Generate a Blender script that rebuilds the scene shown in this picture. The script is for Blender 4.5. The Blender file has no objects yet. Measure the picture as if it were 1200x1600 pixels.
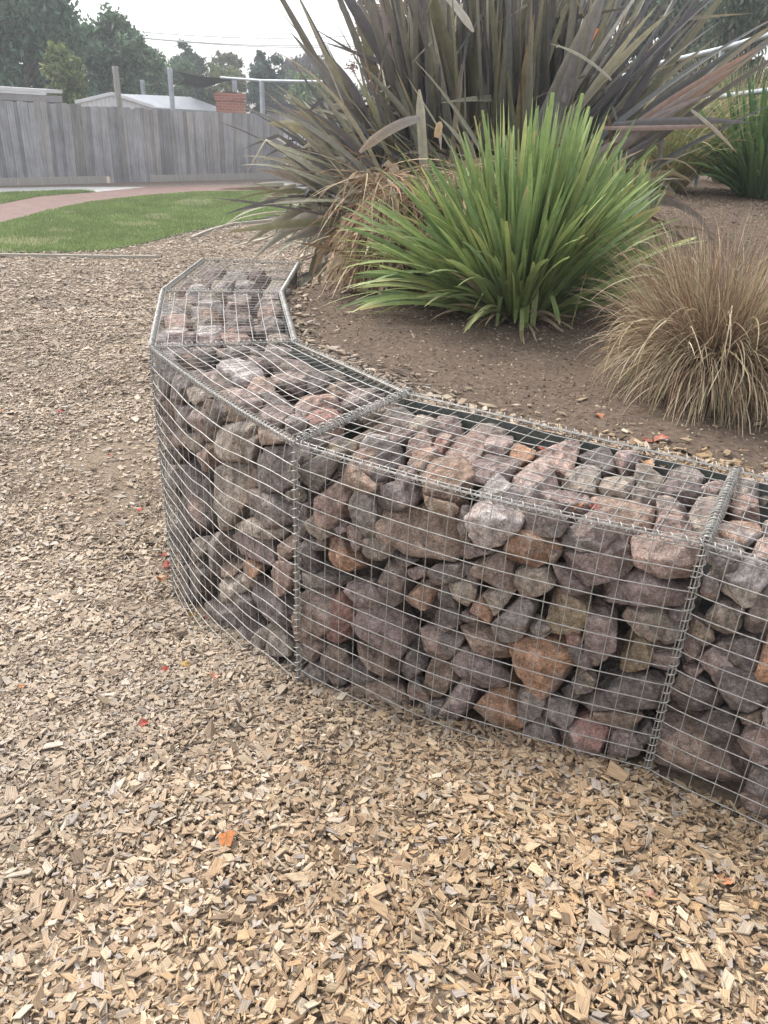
import bpy, bmesh, math, random
import numpy as np
from mathutils import Vector

random.seed(7)
RNG = np.random.default_rng(11)
SC = bpy.context.scene
COL = SC.collection

# ------------------------------------------------------------------ camera
CAM_H = 1.42
FPX = 1230.0                       # focal length in photo pixels (1200 x 1600)
RHO = math.radians(2.4)            # slight roll of the hand-held camera
PITCH = math.atan((800 - 160) * math.cos(RHO) / FPX)
_F = np.array([0, math.cos(PITCH), -math.sin(PITCH)])
_U0 = np.array([0, math.sin(PITCH), math.cos(PITCH)])
_R0 = np.array([1.0, 0, 0])
_R = math.cos(RHO) * _R0 + math.sin(RHO) * _U0
_U = math.cos(RHO) * _U0 - math.sin(RHO) * _R0
_C = np.array([0, 0, CAM_H])
cam_d = bpy.data.cameras.new('camera')
cam = bpy.data.objects.new('camera', cam_d)
COL.objects.link(cam)
from mathutils import Matrix
cam.matrix_world = Matrix(((_R[0], _U[0], -_F[0], 0), (_R[1], _U[1], -_F[1], 0), (_R[2], _U[2], -_F[2], CAM_H), (0, 0, 0, 1)))
cam_d.sensor_fit = 'VERTICAL'
cam_d.sensor_height = 36.0
cam_d.lens = 36.0 * FPX / 1600
cam_d.clip_start = 0.05
cam_d.clip_end = 3000
SC.camera = cam

# ------------------------------------------------------------------ sky and sun
SUN_EL, SUN_AZ = math.radians(50), math.radians(-50)   # azimuth from +Y towards +X
W = bpy.data.worlds.new('World')
SC.world = W
W.use_nodes = True
nt = W.node_tree
bg = nt.nodes['Background']
sky = nt.nodes.new('ShaderNodeTexSky')
sky.sky_type = 'NISHITA'
sky.sun_disc = False
sky.sun_elevation = SUN_EL
sky.sun_rotation = SUN_AZ
sky.dust_density = 3.0
sky.ozone_density = 1.0
hsv = nt.nodes.new('ShaderNodeHueSaturation')
hsv.inputs['Saturation'].default_value = 0.26
nt.links.new(sky.outputs[0], hsv.inputs['Color'])
# broken high overcast: soft brightness changes
tc = nt.nodes.new('ShaderNodeTexCoord')
cn = nt.nodes.new('ShaderNodeTexNoise'); cn.inputs['Scale'].default_value = 2.2; cn.inputs['Detail'].default_value = 5
nt.links.new(tc.outputs['Generated'], cn.inputs['Vector'])
mr = nt.nodes.new('ShaderNodeMapRange'); mr.inputs['To Min'].default_value = 1.75; mr.inputs['To Max'].default_value = 2.15
nt.links.new(cn.outputs['Fac'], mr.inputs['Value'])
ml = nt.nodes.new('ShaderNodeVectorMath'); ml.operation = 'SCALE'
nt.links.new(hsv.outputs[0], ml.inputs[0]); nt.links.new(mr.outputs[0], ml.inputs['Scale'])
nt.links.new(ml.outputs[0], bg.inputs['Color'])
bg.inputs['Strength'].default_value = 0.15
sun_d = bpy.data.lights.new('sun', 'SUN')
sun_d.energy = 1.35
sun_d.angle = math.radians(16)
sun_d.color = (1.0, 0.95, 0.87)
sun = bpy.data.objects.new('sun', sun_d)
COL.objects.link(sun)
sd = Vector((math.sin(SUN_AZ) * math.cos(SUN_EL), math.cos(SUN_AZ) * math.cos(SUN_EL), math.sin(SUN_EL)))
sun.rotation_euler = sd.to_track_quat('Z', 'Y').to_euler()
sun.location = (-4, 4, 12)
SC.view_settings.view_transform = 'Standard'
SC.view_settings.look = 'None'
SC.view_settings.exposure = 0.62
SC.view_settings.gamma = 1.0
SC.cycles.max_bounces = 6
SC.cycles.diffuse_bounces = 3
SC.cycles.transparent_max_bounces = 8

# ------------------------------------------------------------------ helpers
def ray(px, py):
    return _F + _R * (px - 600) / FPX - _U * (py - 800) / FPX

def at_z(px, py, z):
    d = ray(px, py)
    return _C + d * (z - CAM_H) / d[2]

def at_y(px, py, Y):
    d = ray(px, py)
    return _C + d * Y / d[1]

def ss(a, b, x):
    t = np.clip((np.asarray(x, float) - a) / (b - a), 0, 1)
    return t * t * (3 - 2 * t)

def _hash(i, j, k, seed):
    n = (i * 374761393 + j * 668265263 + k * 2147483647 + seed * 974711) & 0xffffffff
    n = (n ^ (n >> 13)) * 1274126177 & 0xffffffff
    n = (n ^ (n >> 16)) * 2246822519 & 0xffffffff
    return ((n ^ (n >> 15)) & 0xffffff) / float(0xffffff)

def vnoise(P, scale=1.0, seed=0, octaves=1):
    P = np.atleast_2d(np.asarray(P, float)) * scale
    if P.shape[1] == 2:
        P = np.c_[P, np.zeros(len(P))]
    out = np.zeros(len(P)); amp = 1.0; tot = 0
    for o in range(octaves):
        Q = P * (2.03 ** o) + 17.3 * o
        I = np.floor(Q).astype(np.int64); f = Q - I; f = f * f * (3 - 2 * f)
        r = 0
        for a in (0, 1):
            wx = f[:, 0] if a else 1 - f[:, 0]
            for b in (0, 1):
                wy = f[:, 1] if b else 1 - f[:, 1]
                for c in (0, 1):
                    wz = f[:, 2] if c else 1 - f[:, 2]
                    r = r + wx * wy * wz * _hash(I[:, 0] + a, I[:, 1] + b, I[:, 2] + c, seed + o)
        out += amp * r; tot += amp; amp *= 0.5
    return out / tot          # 0..1

def mesh_np(name, V, F, mat, parent=None, col=None, smooth=False, uv=None, loc=None):
    """V (n,3), F (m,k) all faces with k corners -> one mesh object"""
    V = np.ascontiguousarray(V, dtype=np.float32); F = np.ascontiguousarray(F, dtype=np.int32)
    me = bpy.data.meshes.new(name)
    k = F.shape[1]
    me.vertices.add(len(V)); me.vertices.foreach_set('co', V.ravel())
    me.loops.add(F.size); me.loops.foreach_set('vertex_index', F.ravel())
    me.polygons.add(len(F))
    me.polygons.foreach_set('loop_start', np.arange(0, F.size, k, dtype=np.int32))
    me.polygons.foreach_set('loop_total', np.full(len(F), k, dtype=np.int32))
    me.update(calc_edges=True)
    me.polygons.foreach_set('use_smooth', np.full(len(F), smooth, dtype=bool))
    if col is not None:
        col = np.asarray(col, dtype=np.float32)
        a = me.attributes.new('col', 'FLOAT_COLOR', 'POINT')
        a.data.foreach_set('color', np.c_[col, np.ones(len(col))].astype(np.float32).ravel())
    if uv is not None:
        l = me.uv_layers.new(name='grain')
        l.data.foreach_set('uv', np.ascontiguousarray(uv, dtype=np.float32).ravel())
    me.materials.append(mat)
    me.validate()
    ob = bpy.data.objects.new(name, me)
    COL.objects.link(ob)
    if loc is not None: ob.location = loc
    if parent is not None: ob.parent = parent
    return ob

def bm_obj(name, bm, mat, parent=None, smooth=False):
    me = bpy.data.meshes.new(name)
    bmesh.ops.recalc_face_normals(bm, faces=bm.faces)
    bm.to_mesh(me); bm.free()
    for p in me.polygons: p.use_smooth = smooth
    me.materials.append(mat)
    ob = bpy.data.objects.new(name, me)
    COL.objects.link(ob)
    if parent is not None: ob.parent = parent
    return ob

def tag(o, label=None, cat=None, group=None, kind=None):
    if label: o['label'] = label
    if cat: o['category'] = cat
    if group: o['group'] = group
    if kind: o['kind'] = kind
    return o

def thing(name, label, cat, loc=(0, 0, 0), group=None, rz=0):
    o = bpy.data.objects.new(name, None)
    o.empty_display_size = 0.2
    COL.objects.link(o)
    o.location = loc; o.rotation_euler = (0, 0, rz)
    return tag(o, label, cat, group)

def adopt(root, ob):
    """parent a mesh modelled in world coordinates to a thing's empty"""
    ob.parent = root
    bpy.context.view_layer.update()
    ob.matrix_parent_inverse = root.matrix_world.inverted()
    return ob

def shift(V, root):
    """world coordinates -> local coordinates of a thing with rotation 0"""
    return np.asarray(V) - np.array(root.location)

def box(bm, x0, x1, y0, y1, z0, z1, M=None):
    vs = [bm.verts.new((x, y, z)) for x in (x0, x1) for y in (y0, y1) for z in (z0, z1)]
    if M is not None:
        for v in vs: v.co = M @ v.co
    for a in ((0, 1, 3, 2), (4, 6, 7, 5), (0, 4, 5, 1), (2, 3, 7, 6), (0, 2, 6, 4), (1, 5, 7, 3)):
        bm.faces.new([vs[i] for i in a])
    return vs

def tubes(lines, r, sides=5, closed_caps=True):
    """lines: (n, m, 3) equal-length polylines, r scalar or (n,m) -> V, F"""
    L = np.asarray(lines, float)
    if L.ndim == 2: L = L[None]
    n, m, _ = L.shape
    T = np.gradient(L, axis=1); T /= np.linalg.norm(T, axis=2, keepdims=True) + 1e-12
    ref = np.where(np.abs(T[..., 2:3]) > 0.8, np.array([1.0, 0.1, 0]), np.array([0, 0, 1.0]))
    ref = np.where(np.abs(T[:, :1, 2:3]) > 0.8, np.array([1.0, 0.1, 0]), np.array([0, 0, 1.0])) * np.ones((n, m, 1))
    A = np.cross(T, ref); A /= np.linalg.norm(A, axis=2, keepdims=True) + 1e-9
    B = np.cross(T, A)
    th = np.arange(sides) * 2 * math.pi / sides
    r = np.broadcast_to(np.asarray(r, float), (n, m))[..., None, None]
    V = L[:, :, None, :] + r * (A[:, :, None, :] * np.cos(th)[:, None] + B[:, :, None, :] * np.sin(th)[:, None])
    idx = np.arange(n * m * sides).reshape(n, m, sides)
    a = idx[:, :-1]; b = idx[:, 1:]
    F = np.stack([a, np.roll(a, -1, axis=2), np.roll(b, -1, axis=2), b], axis=-1).reshape(-1, 4)
    return V.reshape(-1, 3), F

def join_np(parts):
    Vs, Fs, off = [], [], 0
    for V, F in parts:
        Vs.append(V); Fs.append(F + off); off += len(V)
    return np.concatenate(Vs), np.concatenate(Fs)

# ------------------------------------------------------------------ materials
def new_mat(name):
    m = bpy.data.materials.new(name); m.use_nodes = True
    return m, m.node_tree, m.node_tree.nodes['Principled BSDF']

def add_bump(nt, bs, fac, strength, dist):
    b = nt.nodes.new('ShaderNodeBump'); b.inputs['Strength'].default_value = strength; b.inputs['Distance'].default_value = dist
    nt.links.new(fac, b.inputs['Height']); nt.links.new(b.outputs[0], bs.inputs['Normal'])

def noise_node(nt, scale, detail=4, rough=0.6, coord='Object', stretch=None):
    t = nt.nodes.new('ShaderNodeTexCoord'); src = t.outputs[coord]
    if stretch:
        mp = nt.nodes.new('ShaderNodeMapping'); mp.inputs['Scale'].default_value = stretch
        nt.links.new(src, mp.inputs['Vector']); src = mp.outputs[0]
    n = nt.nodes.new('ShaderNodeTexNoise')
    n.inputs['Scale'].default_value = scale; n.inputs['Detail'].default_value = detail; n.inputs['Roughness'].default_value = rough
    nt.links.new(src, n.inputs['Vector'])
    return n

def mul_range(nt, colsock, facsock, lo, hi, fmin=0.3, fmax=0.7):
    """colour * remap(fac) """
    r = nt.nodes.new('ShaderNodeMapRange')
    r.inputs['From Min'].default_value = fmin; r.inputs['From Max'].default_value = fmax
    r.inputs['To Min'].default_value = lo; r.inputs['To Max'].default_value = hi
    nt.links.new(facsock, r.inputs['Value'])
    s = nt.nodes.new('ShaderNodeVectorMath'); s.operation = 'SCALE'
    nt.links.new(colsock, s.inputs[0]); nt.links.new(r.outputs[0], s.inputs['Scale'])
    return s.outputs[0]

def attr_mat(name, rough=0.8, fine=None, bump=None, translucent=0.0, uvgrain=False, spec=0.3, amp=(0.8, 1.2)):
    """colour from the mesh's own 'col' attribute times fine procedural variation"""
    m, nt, bs = new_mat(name)
    at = nt.nodes.new('ShaderNodeAttribute'); at.attribute_name = 'col'
    c = at.outputs['Color']
    if uvgrain:
        uvn = nt.nodes.new('ShaderNodeUVMap'); uvn.uv_map = 'grain'
        mp = nt.nodes.new('ShaderNodeMapping'); mp.inputs['Scale'].default_value = (25, 420, 1)
        nz = nt.nodes.new('ShaderNodeTexNoise'); nz.inputs['Scale'].default_value = 1.0; nz.inputs['Detail'].default_value = 3
        nt.links.new(uvn.outputs[0], mp.inputs['Vector']); nt.links.new(mp.outputs[0], nz.inputs['Vector'])
        c = mul_range(nt, c, nz.outputs['Fac'], 0.62, 1.25)
        add_bump(nt, bs, nz.outputs['Fac'], 0.5, 0.0015)
    if fine:
        n = noise_node(nt, fine, 4, 0.7)
        c = mul_range(nt, c, n.outputs['Fac'], *amp)
        if bump: add_bump(nt, bs, n.outputs['Fac'], bump[0], bump[1])
    nt.links.new(c, bs.inputs['Base Color'])
    bs.inputs['Roughness'].default_value = rough
    bs.inputs['Specular IOR Level'].default_value = spec
    if translucent:
        tr = nt.nodes.new('ShaderNodeBsdfTranslucent'); nt.links.new(c, tr.inputs['Color'])
        mx = nt.nodes.new('ShaderNodeMixShader'); mx.inputs[0].default_value = translucent
        out = nt.nodes['Material Output']
        nt.links.new(bs.outputs[0], mx.inputs[1]); nt.links.new(tr.outputs[0], mx.inputs[2]); nt.links.new(mx.outputs[0], out.inputs['Surface'])
    return m

def plain_mat(name, c1, c2, scale=20, rough=0.8, bump=None, metal=0.0, detail=6, stretch=None, c3=None, spec=0.3):
    m, nt, bs = new_mat(name)
    n = noise_node(nt, scale, detail, 0.65, stretch=stretch)
    r = nt.nodes.new('ShaderNodeValToRGB')
    r.color_ramp.elements[0].position = 0.3; r.color_ramp.elements[0].color = (*c1, 1)
    r.color_ramp.elements[1].position = 0.7; r.color_ramp.elements[1].color = (*c2, 1)
    if c3:
        e = r.color_ramp.elements.new(0.5); e.color = (*c3, 1)
    nt.links.new(n.outputs['Fac'], r.inputs['Fac']); nt.links.new(r.outputs[0], bs.inputs['Base Color'])
    bs.inputs['Roughness'].default_value = rough; bs.inputs['Metallic'].default_value = metal
    bs.inputs['Specular IOR Level'].default_value = spec
    if bump: add_bump(nt, bs, n.outputs['Fac'], bump[0], bump[1])
    return m

# rock: vertex tint x coarse mottling x crystal speckle, rough bump
def rock_mat():
    m, nt, bs = new_mat('rock')
    at = nt.nodes.new('ShaderNodeAttribute'); at.attribute_name = 'col'
    n1 = noise_node(nt, 38, 6, 0.7)
    c = mul_range(nt, at.outputs['Color'], n1.outputs['Fac'], 0.50, 1.5)
    n3 = noise_node(nt, 120, 4, 0.75); c = mul_range(nt, c, n3.outputs['Fac'], 0.66, 1.34)
    n2 = noise_node(nt, 330, 3, 0.8)
    c = mul_range(nt, c, n2.outputs['Fac'], 0.52, 1.5)
    tcn = nt.nodes.new('ShaderNodeTexCoord')
    vo = nt.nodes.new('ShaderNodeTexVoronoi'); vo.inputs['Scale'].default_value = 190
    nt.links.new(tcn.outputs['Object'], vo.inputs['Vector'])
    rr = nt.nodes.new('ShaderNodeMapRange'); rr.inputs['From Min'].default_value = 0.02; rr.inputs['From Max'].default_value = 0.28
    rr.inputs['To Min'].default_value = 1.0; rr.inputs['To Max'].default_value = 0.0
    nt.links.new(vo.outputs['Distance'], rr.inputs['Value'])
    gt = nt.nodes.new('ShaderNodeMath'); gt.operation = 'GREATER_THAN'; gt.inputs[1].default_value = 0.72
    sx = nt.nodes.new('ShaderNodeSeparateColor'); nt.links.new(vo.outputs['Color'], sx.inputs[0]); nt.links.new(sx.outputs[0], gt.inputs[0])
    mm = nt.nodes.new('ShaderNodeMath'); mm.operation = 'MULTIPLY'; nt.links.new(rr.outputs[0], mm.inputs[0]); nt.links.new(gt.outputs[0], mm.inputs[1])
    m2 = nt.nodes.new('ShaderNodeMath'); m2.operation = 'MULTIPLY'; m2.inputs[1].default_value = 0.55; nt.links.new(mm.outputs[0], m2.inputs[0])
    mix = nt.nodes.new('ShaderNodeMixRGB'); nt.links.new(m2.outputs[0], mix.inputs[0]); nt.links.new(c, mix.inputs[1]); mix.inputs[2].default_value = (0.5, 0.46, 0.42, 1)
    nt.links.new(mix.outputs[0], bs.inputs['Base Color'])
    bs.inputs['Roughness'].default_value = 0.88; bs.inputs['Specular IOR Level'].default_value = 0.25
    v0 = nt.nodes.new('ShaderNodeTexVoronoi'); v0.inputs['Scale'].default_value = 26; v0.inputs['Randomness'].default_value = 1.0
    wn = noise_node(nt, 14, 3, 0.6); wm = nt.nodes.new('ShaderNodeVectorMath'); wm.operation = 'MULTIPLY_ADD'; wm.inputs[1].default_value = (0.05, 0.05, 0.05)
    nt.links.new(wn.outputs['Color'], wm.inputs[0]); nt.links.new(tcn.outputs['Object'], wm.inputs[2]); nt.links.new(wm.outputs[0], v0.inputs['Vector'])
    b0 = nt.nodes.new('ShaderNodeBump'); b0.inputs['Strength'].default_value = 0.9; b0.inputs['Distance'].default_value = 0.02; nt.links.new(v0.outputs['Distance'], b0.inputs['Height'])
    b1 = nt.nodes.new('ShaderNodeBump'); nt.links.new(b0.outputs[0], b1.inputs['Normal']); b1.inputs['Strength'].default_value = 0.8; b1.inputs['Distance'].default_value = 0.016
    b2 = nt.nodes.new('ShaderNodeBump'); b2.inputs['Strength'].default_value = 0.55; b2.inputs['Distance'].default_value = 0.004
    nt.links.new(n1.outputs['Fac'], b1.inputs['Height']); nt.links.new(n2.outputs['Fac'], b2.inputs['Height'])
    nt.links.new(b1.outputs[0], b2.inputs['Normal']); nt.links.new(b2.outputs[0], bs.inputs['Normal'])
    return m

M_ROCK = rock_mat()
M_WIRE = plain_mat('galvanised_wire', (0.26, 0.248, 0.225), (0.50, 0.483, 0.45), 60, 0.45, metal=0.5, spec=0.5)
M_LINER = plain_mat('woven_liner', (0.06, 0.068, 0.06), (0.13, 0.14, 0.125), 90, 0.9, bump=(0.4, 0.003))
M_CHIP = attr_mat('wood_chip', 0.85, uvgrain=True, spec=0.2)
M_BITS = attr_mat('soil_bits', 0.95, spec=0.1)
M_LEAF = attr_mat('strap_leaf', 0.48, fine=30, translucent=0.18, spec=0.4, amp=(0.82, 1.18))
M_DRY = attr_mat('dry_leaf', 0.8, fine=40, translucent=0.12, spec=0.2, amp=(0.8, 1.2))
M_TREE = attr_mat('tree_leaf', 0.7, translucent=0.25, spec=0.25)
M_FALLEN = attr_mat('fallen_leaf', 0.6, fine=120, translucent=0.15)

# ------------------------------------------------------------------ terrain
_sx = np.array([-50, 0.0, 0.75, 1.2, 1.62, 2.1, 2.6, 3.4, 5.0, 7.0, 9.0, 4000])
_sz = np.array([0, 0.0, 0.0, -0.05, -0.12, -0.25, -0.375, -0.49, -0.60, -0.66, -0.68, -0.68])
GZ = -0.68
def ground_z(x, y, bumps=True):
    x = np.asarray(x, float); y = np.asarray(y, float)
    s = 0.8 * y - 0.6 * x
    z = (np.interp(s - 0.25, _sx, _sz) + np.interp(s, _sx, _sz) + np.interp(s + 0.25, _sx, _sz)) / 3
    if bumps:
        P = np.c_[x.ravel(), y.ravel()]
        near = np.clip(1 - (s.ravel() - 7) / 3, 0, 1)
        z = z + (near * ((vnoise(P, 1.6, 3, 3) - 0.5) * 0.05)).reshape(z.shape)
    return z

def soil_z(x, y, bumps=True):
    x = np.asarray(x, float); y = np.asarray(y, float)
    g = ground_z(x, y, False)
    pl = 0.60 + 0.26 * ss(3.8, 8.5, y + 0.4 * x)
    xb = -0.5 + 0.12 * np.clip(y - 4.3, 0, 50)
    w = ss(0, 1, (x - xb) / 0.9 + 1 - ss(3.45, 5.5, y)) * (1 - ss(13, 17, y))
    z = g + (pl - g) * w
    if bumps:
        P = np.c_[x.ravel(), y.ravel()]
        z = z + ((vnoise(P, 2.2, 9, 3) - 0.5) * 0.05 + (vnoise(P, 22, 19, 2) - 0.5) * 0.012).reshape(z.shape)
    return z

# ------------------------------------------------------------------ basket corners (top view, metres)
T = 0.645
FRONT = [np.array(p) for p in ((-1.011, 4.298), (-1.015, 3.513), (-0.82, 2.64), (-0.23, 1.85), (0.658, 1.409), (1.515, 0.895))]
BACK = [np.array(p) for p in ((-0.506, 4.302), (-0.500, 3.575), (-0.342, 2.78), (0.062, 2.271), (0.866, 1.793), (1.76, 1.30))]
FOOT = [np.array([FRONT[i], FRONT[i + 1], BACK[i + 1], BACK[i]]) for i in range(5)]

def in_poly(x, y, poly):
    inside = np.zeros(np.shape(x), bool); n = len(poly); j = n - 1
    for i in range(n):
        xi, yi = poly[i]; xj, yj = poly[j]
        c = ((yi > y) != (yj > y)) & (x < (xj - xi) * (y - yi) / (yj - yi + 1e-12) + xi)
        inside ^= c; j = i
    return inside

def side_of_back(x, y, grow=0.0):
    """True on the garden-bed side of every back panel (the wall curves round the bed)"""
    ok = np.ones(np.shape(x), bool)
    for i in range(5):
        a, b = BACK[i], BACK[i + 1]
        d = (b - a) / np.linalg.norm(b - a); n = np.array([-d[1], d[0]])
        if (np.array([1.2, 4.0]) - a) @ n < 0: n = -n
        ok &= ((x - a[0]) * n[0] + (y - a[1]) * n[1]) > -grow
    return ok

def in_basket(x, y, grow=0.0):
    r = np.zeros(np.shape(x), bool)
    for q in FOOT:
        c = q.mean(0); r |= in_poly(x, y, c + (q - c) * (1 + grow))
    return r

# ------------------------------------------------------------------ ground (one sheet to the horizon)
gx = np.concatenate([-np.geomspace(240, 9, 26), np.arange(-8.5, 6, 0.1), np.geomspace(6.2, 240, 26)])
gy = np.concatenate([-np.geomspace(60, 2.2, 12), np.arange(-2, 12, 0.1), np.geomspace(12.4, 300, 34)])
X, Y = np.meshgrid(gx, gy); Z = ground_z(X, Y)
idx = np.arange(X.size).reshape(X.shape)
F = np.stack([idx[:-1, :-1], idx[:-1, 1:], idx[1:, 1:], idx[1:, :-1]], -1).reshape(-1, 4)
M_GROUND = plain_mat('mulch_soil', (0.10, 0.075, 0.053), (0.29, 0.22, 0.155), 55, 0.95, bump=(0.7, 0.01), detail=8, c3=(0.195, 0.148, 0.104))
g = mesh_np('ground', np.c_[X.ravel(), Y.ravel(), Z.ravel()], F, M_GROUND, smooth=True)
tag(g, kind='structure')

# ------------------------------------------------------------------ raised bed soil, cut to the back of the wall
bx = np.concatenate([np.arange(-0.55, 3.2, 0.03), np.geomspace(3.25, 16, 28)])
by = np.concatenate([np.arange(0.4, 5.4, 0.03), np.geomspace(5.45, 18, 50)])
X, Y = np.meshgrid(bx, by); Z = soil_z(X, Y)
idx = np.arange(X.size).reshape(X.shape)
F = np.stack([idx[:-1, :-1], idx[:-1, 1:], idx[1:, 1:], idx[1:, :-1]], -1).reshape(-1, 4)
M_SOIL = plain_mat('bed_soil', (0.068, 0.049, 0.036), (0.185, 0.135, 0.098), 48, 0.97, bump=(0.9, 0.012), detail=10, c3=(0.122, 0.088, 0.064))
soil = mesh_np('garden_soil', np.c_[X.ravel(), Y.ravel(), Z.ravel()], F, M_SOIL, smooth=True)
bm = bmesh.new(); bm.from_mesh(soil.data)
for i in range(5):
    a, b = BACK[i], BACK[i + 1]
    d = (b - a) / np.linalg.norm(b - a); n = np.array([-d[1], d[0]])
    if (np.array([1.2, 4.0]) - a) @ n < 0: n = -n
    o = a + n * 0.006
    bmesh.ops.bisect_plane(bm, geom=bm.verts[:] + bm.edges[:] + bm.faces[:], plane_co=(o[0], o[1], 0), plane_no=(n[0], n[1], 0), clear_inner=True)
bm.to_mesh(soil.data); bm.free()
tag(soil, kind='structure')

# ------------------------------------------------------------------ lawn, paths, edging (flat ground beyond the mulch)
def px_ground(pts, z=GZ):
    return [at_z(px, py, z)[:2] for px, py in pts]
LAWN = px_ground([(-150, 404), (0, 396), (100, 395), (170, 392), (205, 386), (262, 372), (320, 358), (380, 347), (440, 338), (520, 330), (520, 300), (400, 300), (300, 302), (215, 309), (140, 318), (75, 331), (0, 352), (-150, 392)])
LAWN2 = px_ground([(-150, 346), (0, 320), (60, 308), (150, 301), (120, 299), (0, 303), (-150, 310)])
PATH = px_ground([(-150, 392), (0, 352), (75, 331), (140, 318), (215, 309), (300, 302), (400, 300), (520, 300), (520, 288), (400, 290), (300, 292), (230, 293), (150, 301), (60, 308), (0, 320), (-150, 346)])
SLAB = px_ground([(-150, 310), (0, 303), (120, 299), (150, 301), (230, 293), (100, 293), (0, 295), (-150, 298)])
def sheet(name, poly, z, mat, thick=0.03):
    bm = bmesh.new()
    top = [bm.verts.new((p[0], p[1], z)) for p in poly]
    bot = [bm.verts.new((p[0], p[1], z - thick)) for p in poly]
    f = bm.faces.new(top)
    n = len(poly)
    for i in range(n):
        bm.faces.new((top[i], top[(i + 1) % n], bot[(i + 1) % n], bot[i]))
    bmesh.ops.triangulate(bm, faces=[f])
    o = bm_obj(name, bm, mat); tag(o, kind='structure'); return o
M_TURF = plain_mat('turf', (0.08, 0.12, 0.045), (0.17, 0.22, 0.09), 9, 0.95, detail=10)
M_PINK = plain_mat('pink_concrete', (0.165, 0.108, 0.092), (0.235, 0.155, 0.132), 5, 0.9, detail=8)
M_CONC = plain_mat('pale_concrete', (0.38, 0.37, 0.35), (0.48, 0.47, 0.45), 4, 0.9, detail=8)
sheet('lawn', LAWN, GZ + 0.020, M_TURF)
sheet('far_lawn', LAWN2, GZ + 0.020, M_TURF)
sheet('pink_path', PATH, GZ + 0.012, M_PINK)
sheet('concrete_path', SLAB, GZ + 0.016, M_CONC)

def scatter_poly(poly, n):
    P = np.array(poly); lo, hi = P.min(0), P.max(0); out = []; cnt = 0
    while cnt < n:
        q = RNG.uniform(lo, hi, (n * 2, 2)); q = q[in_poly(q[:, 0], q[:, 1], P)]
        out.append(q); cnt += len(q)
    return np.concatenate(out)[:n]

def grass_blades(poly, n, label, name):
    q = scatter_poly(poly, n)
    h = RNG.uniform(0.025, 0.06, n); a = RNG.uniform(0, 6.283, n); w = RNG.uniform(0.004, 0.009, n)
    lean = RNG.uniform(0, 0.03, (n, 2)) - 0.015
    base = np.c_[q, np.full(n, GZ + 0.018)]
    s = np.c_[np.cos(a) * w, np.sin(a) * w, np.zeros(n)]
    tip = base + np.c_[lean, h]
    V = np.stack([base - s, base + s, tip], 1).reshape(-1, 3)
    F = np.arange(3 * n).reshape(n, 3)
    dry = vnoise(q, 0.9, 5, 3)
    c = np.where(((RNG.random(n) < 0.05) | (dry > 0.65) & (RNG.random(n) < 0.5))[:, None], [0.48, 0.45, 0.28], [0.225, 0.295, 0.105])
    c = c * RNG.uniform(0.65, 1.35, (n, 1)) * (0.75 + 0.5 * vnoise(q, 2.5, 8, 2))[:, None]
    o = mesh_np(name, V, F, M_TREE, col=np.repeat(c, 3, 0))
    tag(o, label, 'grass', kind='stuff')
grass_blades(LAWN, 110000, 'short mown green lawn grass between the woodchips and the pink path', 'lawn_grass')
grass_blades(LAWN2, 22000, 'thin wedge of green grass between the pale slab and the pink path', 'verge_grass')

M_EDGE = plain_mat('weathered_edging', (0.30, 0.27, 0.22), (0.44, 0.40, 0.34), 14, 0.9, bump=(0.3, 0.004), stretch=(1, 1, 6))
def edging(name, pts, label, z=GZ, h=0.045, w=0.045):
    P = [np.r_[p, z] for p in px_ground(pts, z)]
    bm = bmesh.new(); rings = []
    for i, p in enumerate(P):
        d = (P[min(i + 1, len(P) - 1)] - P[max(i - 1, 0)])[:2]; d /= np.linalg.norm(d); nrm = np.array([-d[1], d[0]]) * w / 2
        rings.append([bm.verts.new((p[0] + sx * nrm[0], p[1] + sx * nrm[1], z + dz)) for sx, dz in ((-1, -0.05), (-1, h), (1, h), (1, -0.05))])
    for a, b in zip(rings[:-1], rings[1:]):
        for k in range(4): bm.faces.new((a[k], a[(k + 1) % 4], b[(k + 1) % 4], b[k]))
    bm.faces.new(rings[0]); bm.faces.new(rings[-1][::-1])
    tag(bm_obj(name, bm, M_EDGE), label, 'edging')
edging('timber_edging', [(-150, 402), (0, 401), (60, 402), (120, 403), (180, 404), (245, 404)], 'low straight timber edging along the front of the lawn, at the left')
edging('curved_edging', [(300, 374), (318, 366), (340, 358), (365, 352), (395, 349), (425, 346), (450, 345)], 'low pale curved edging between the lawn and the woodchips near the flax')

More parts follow.
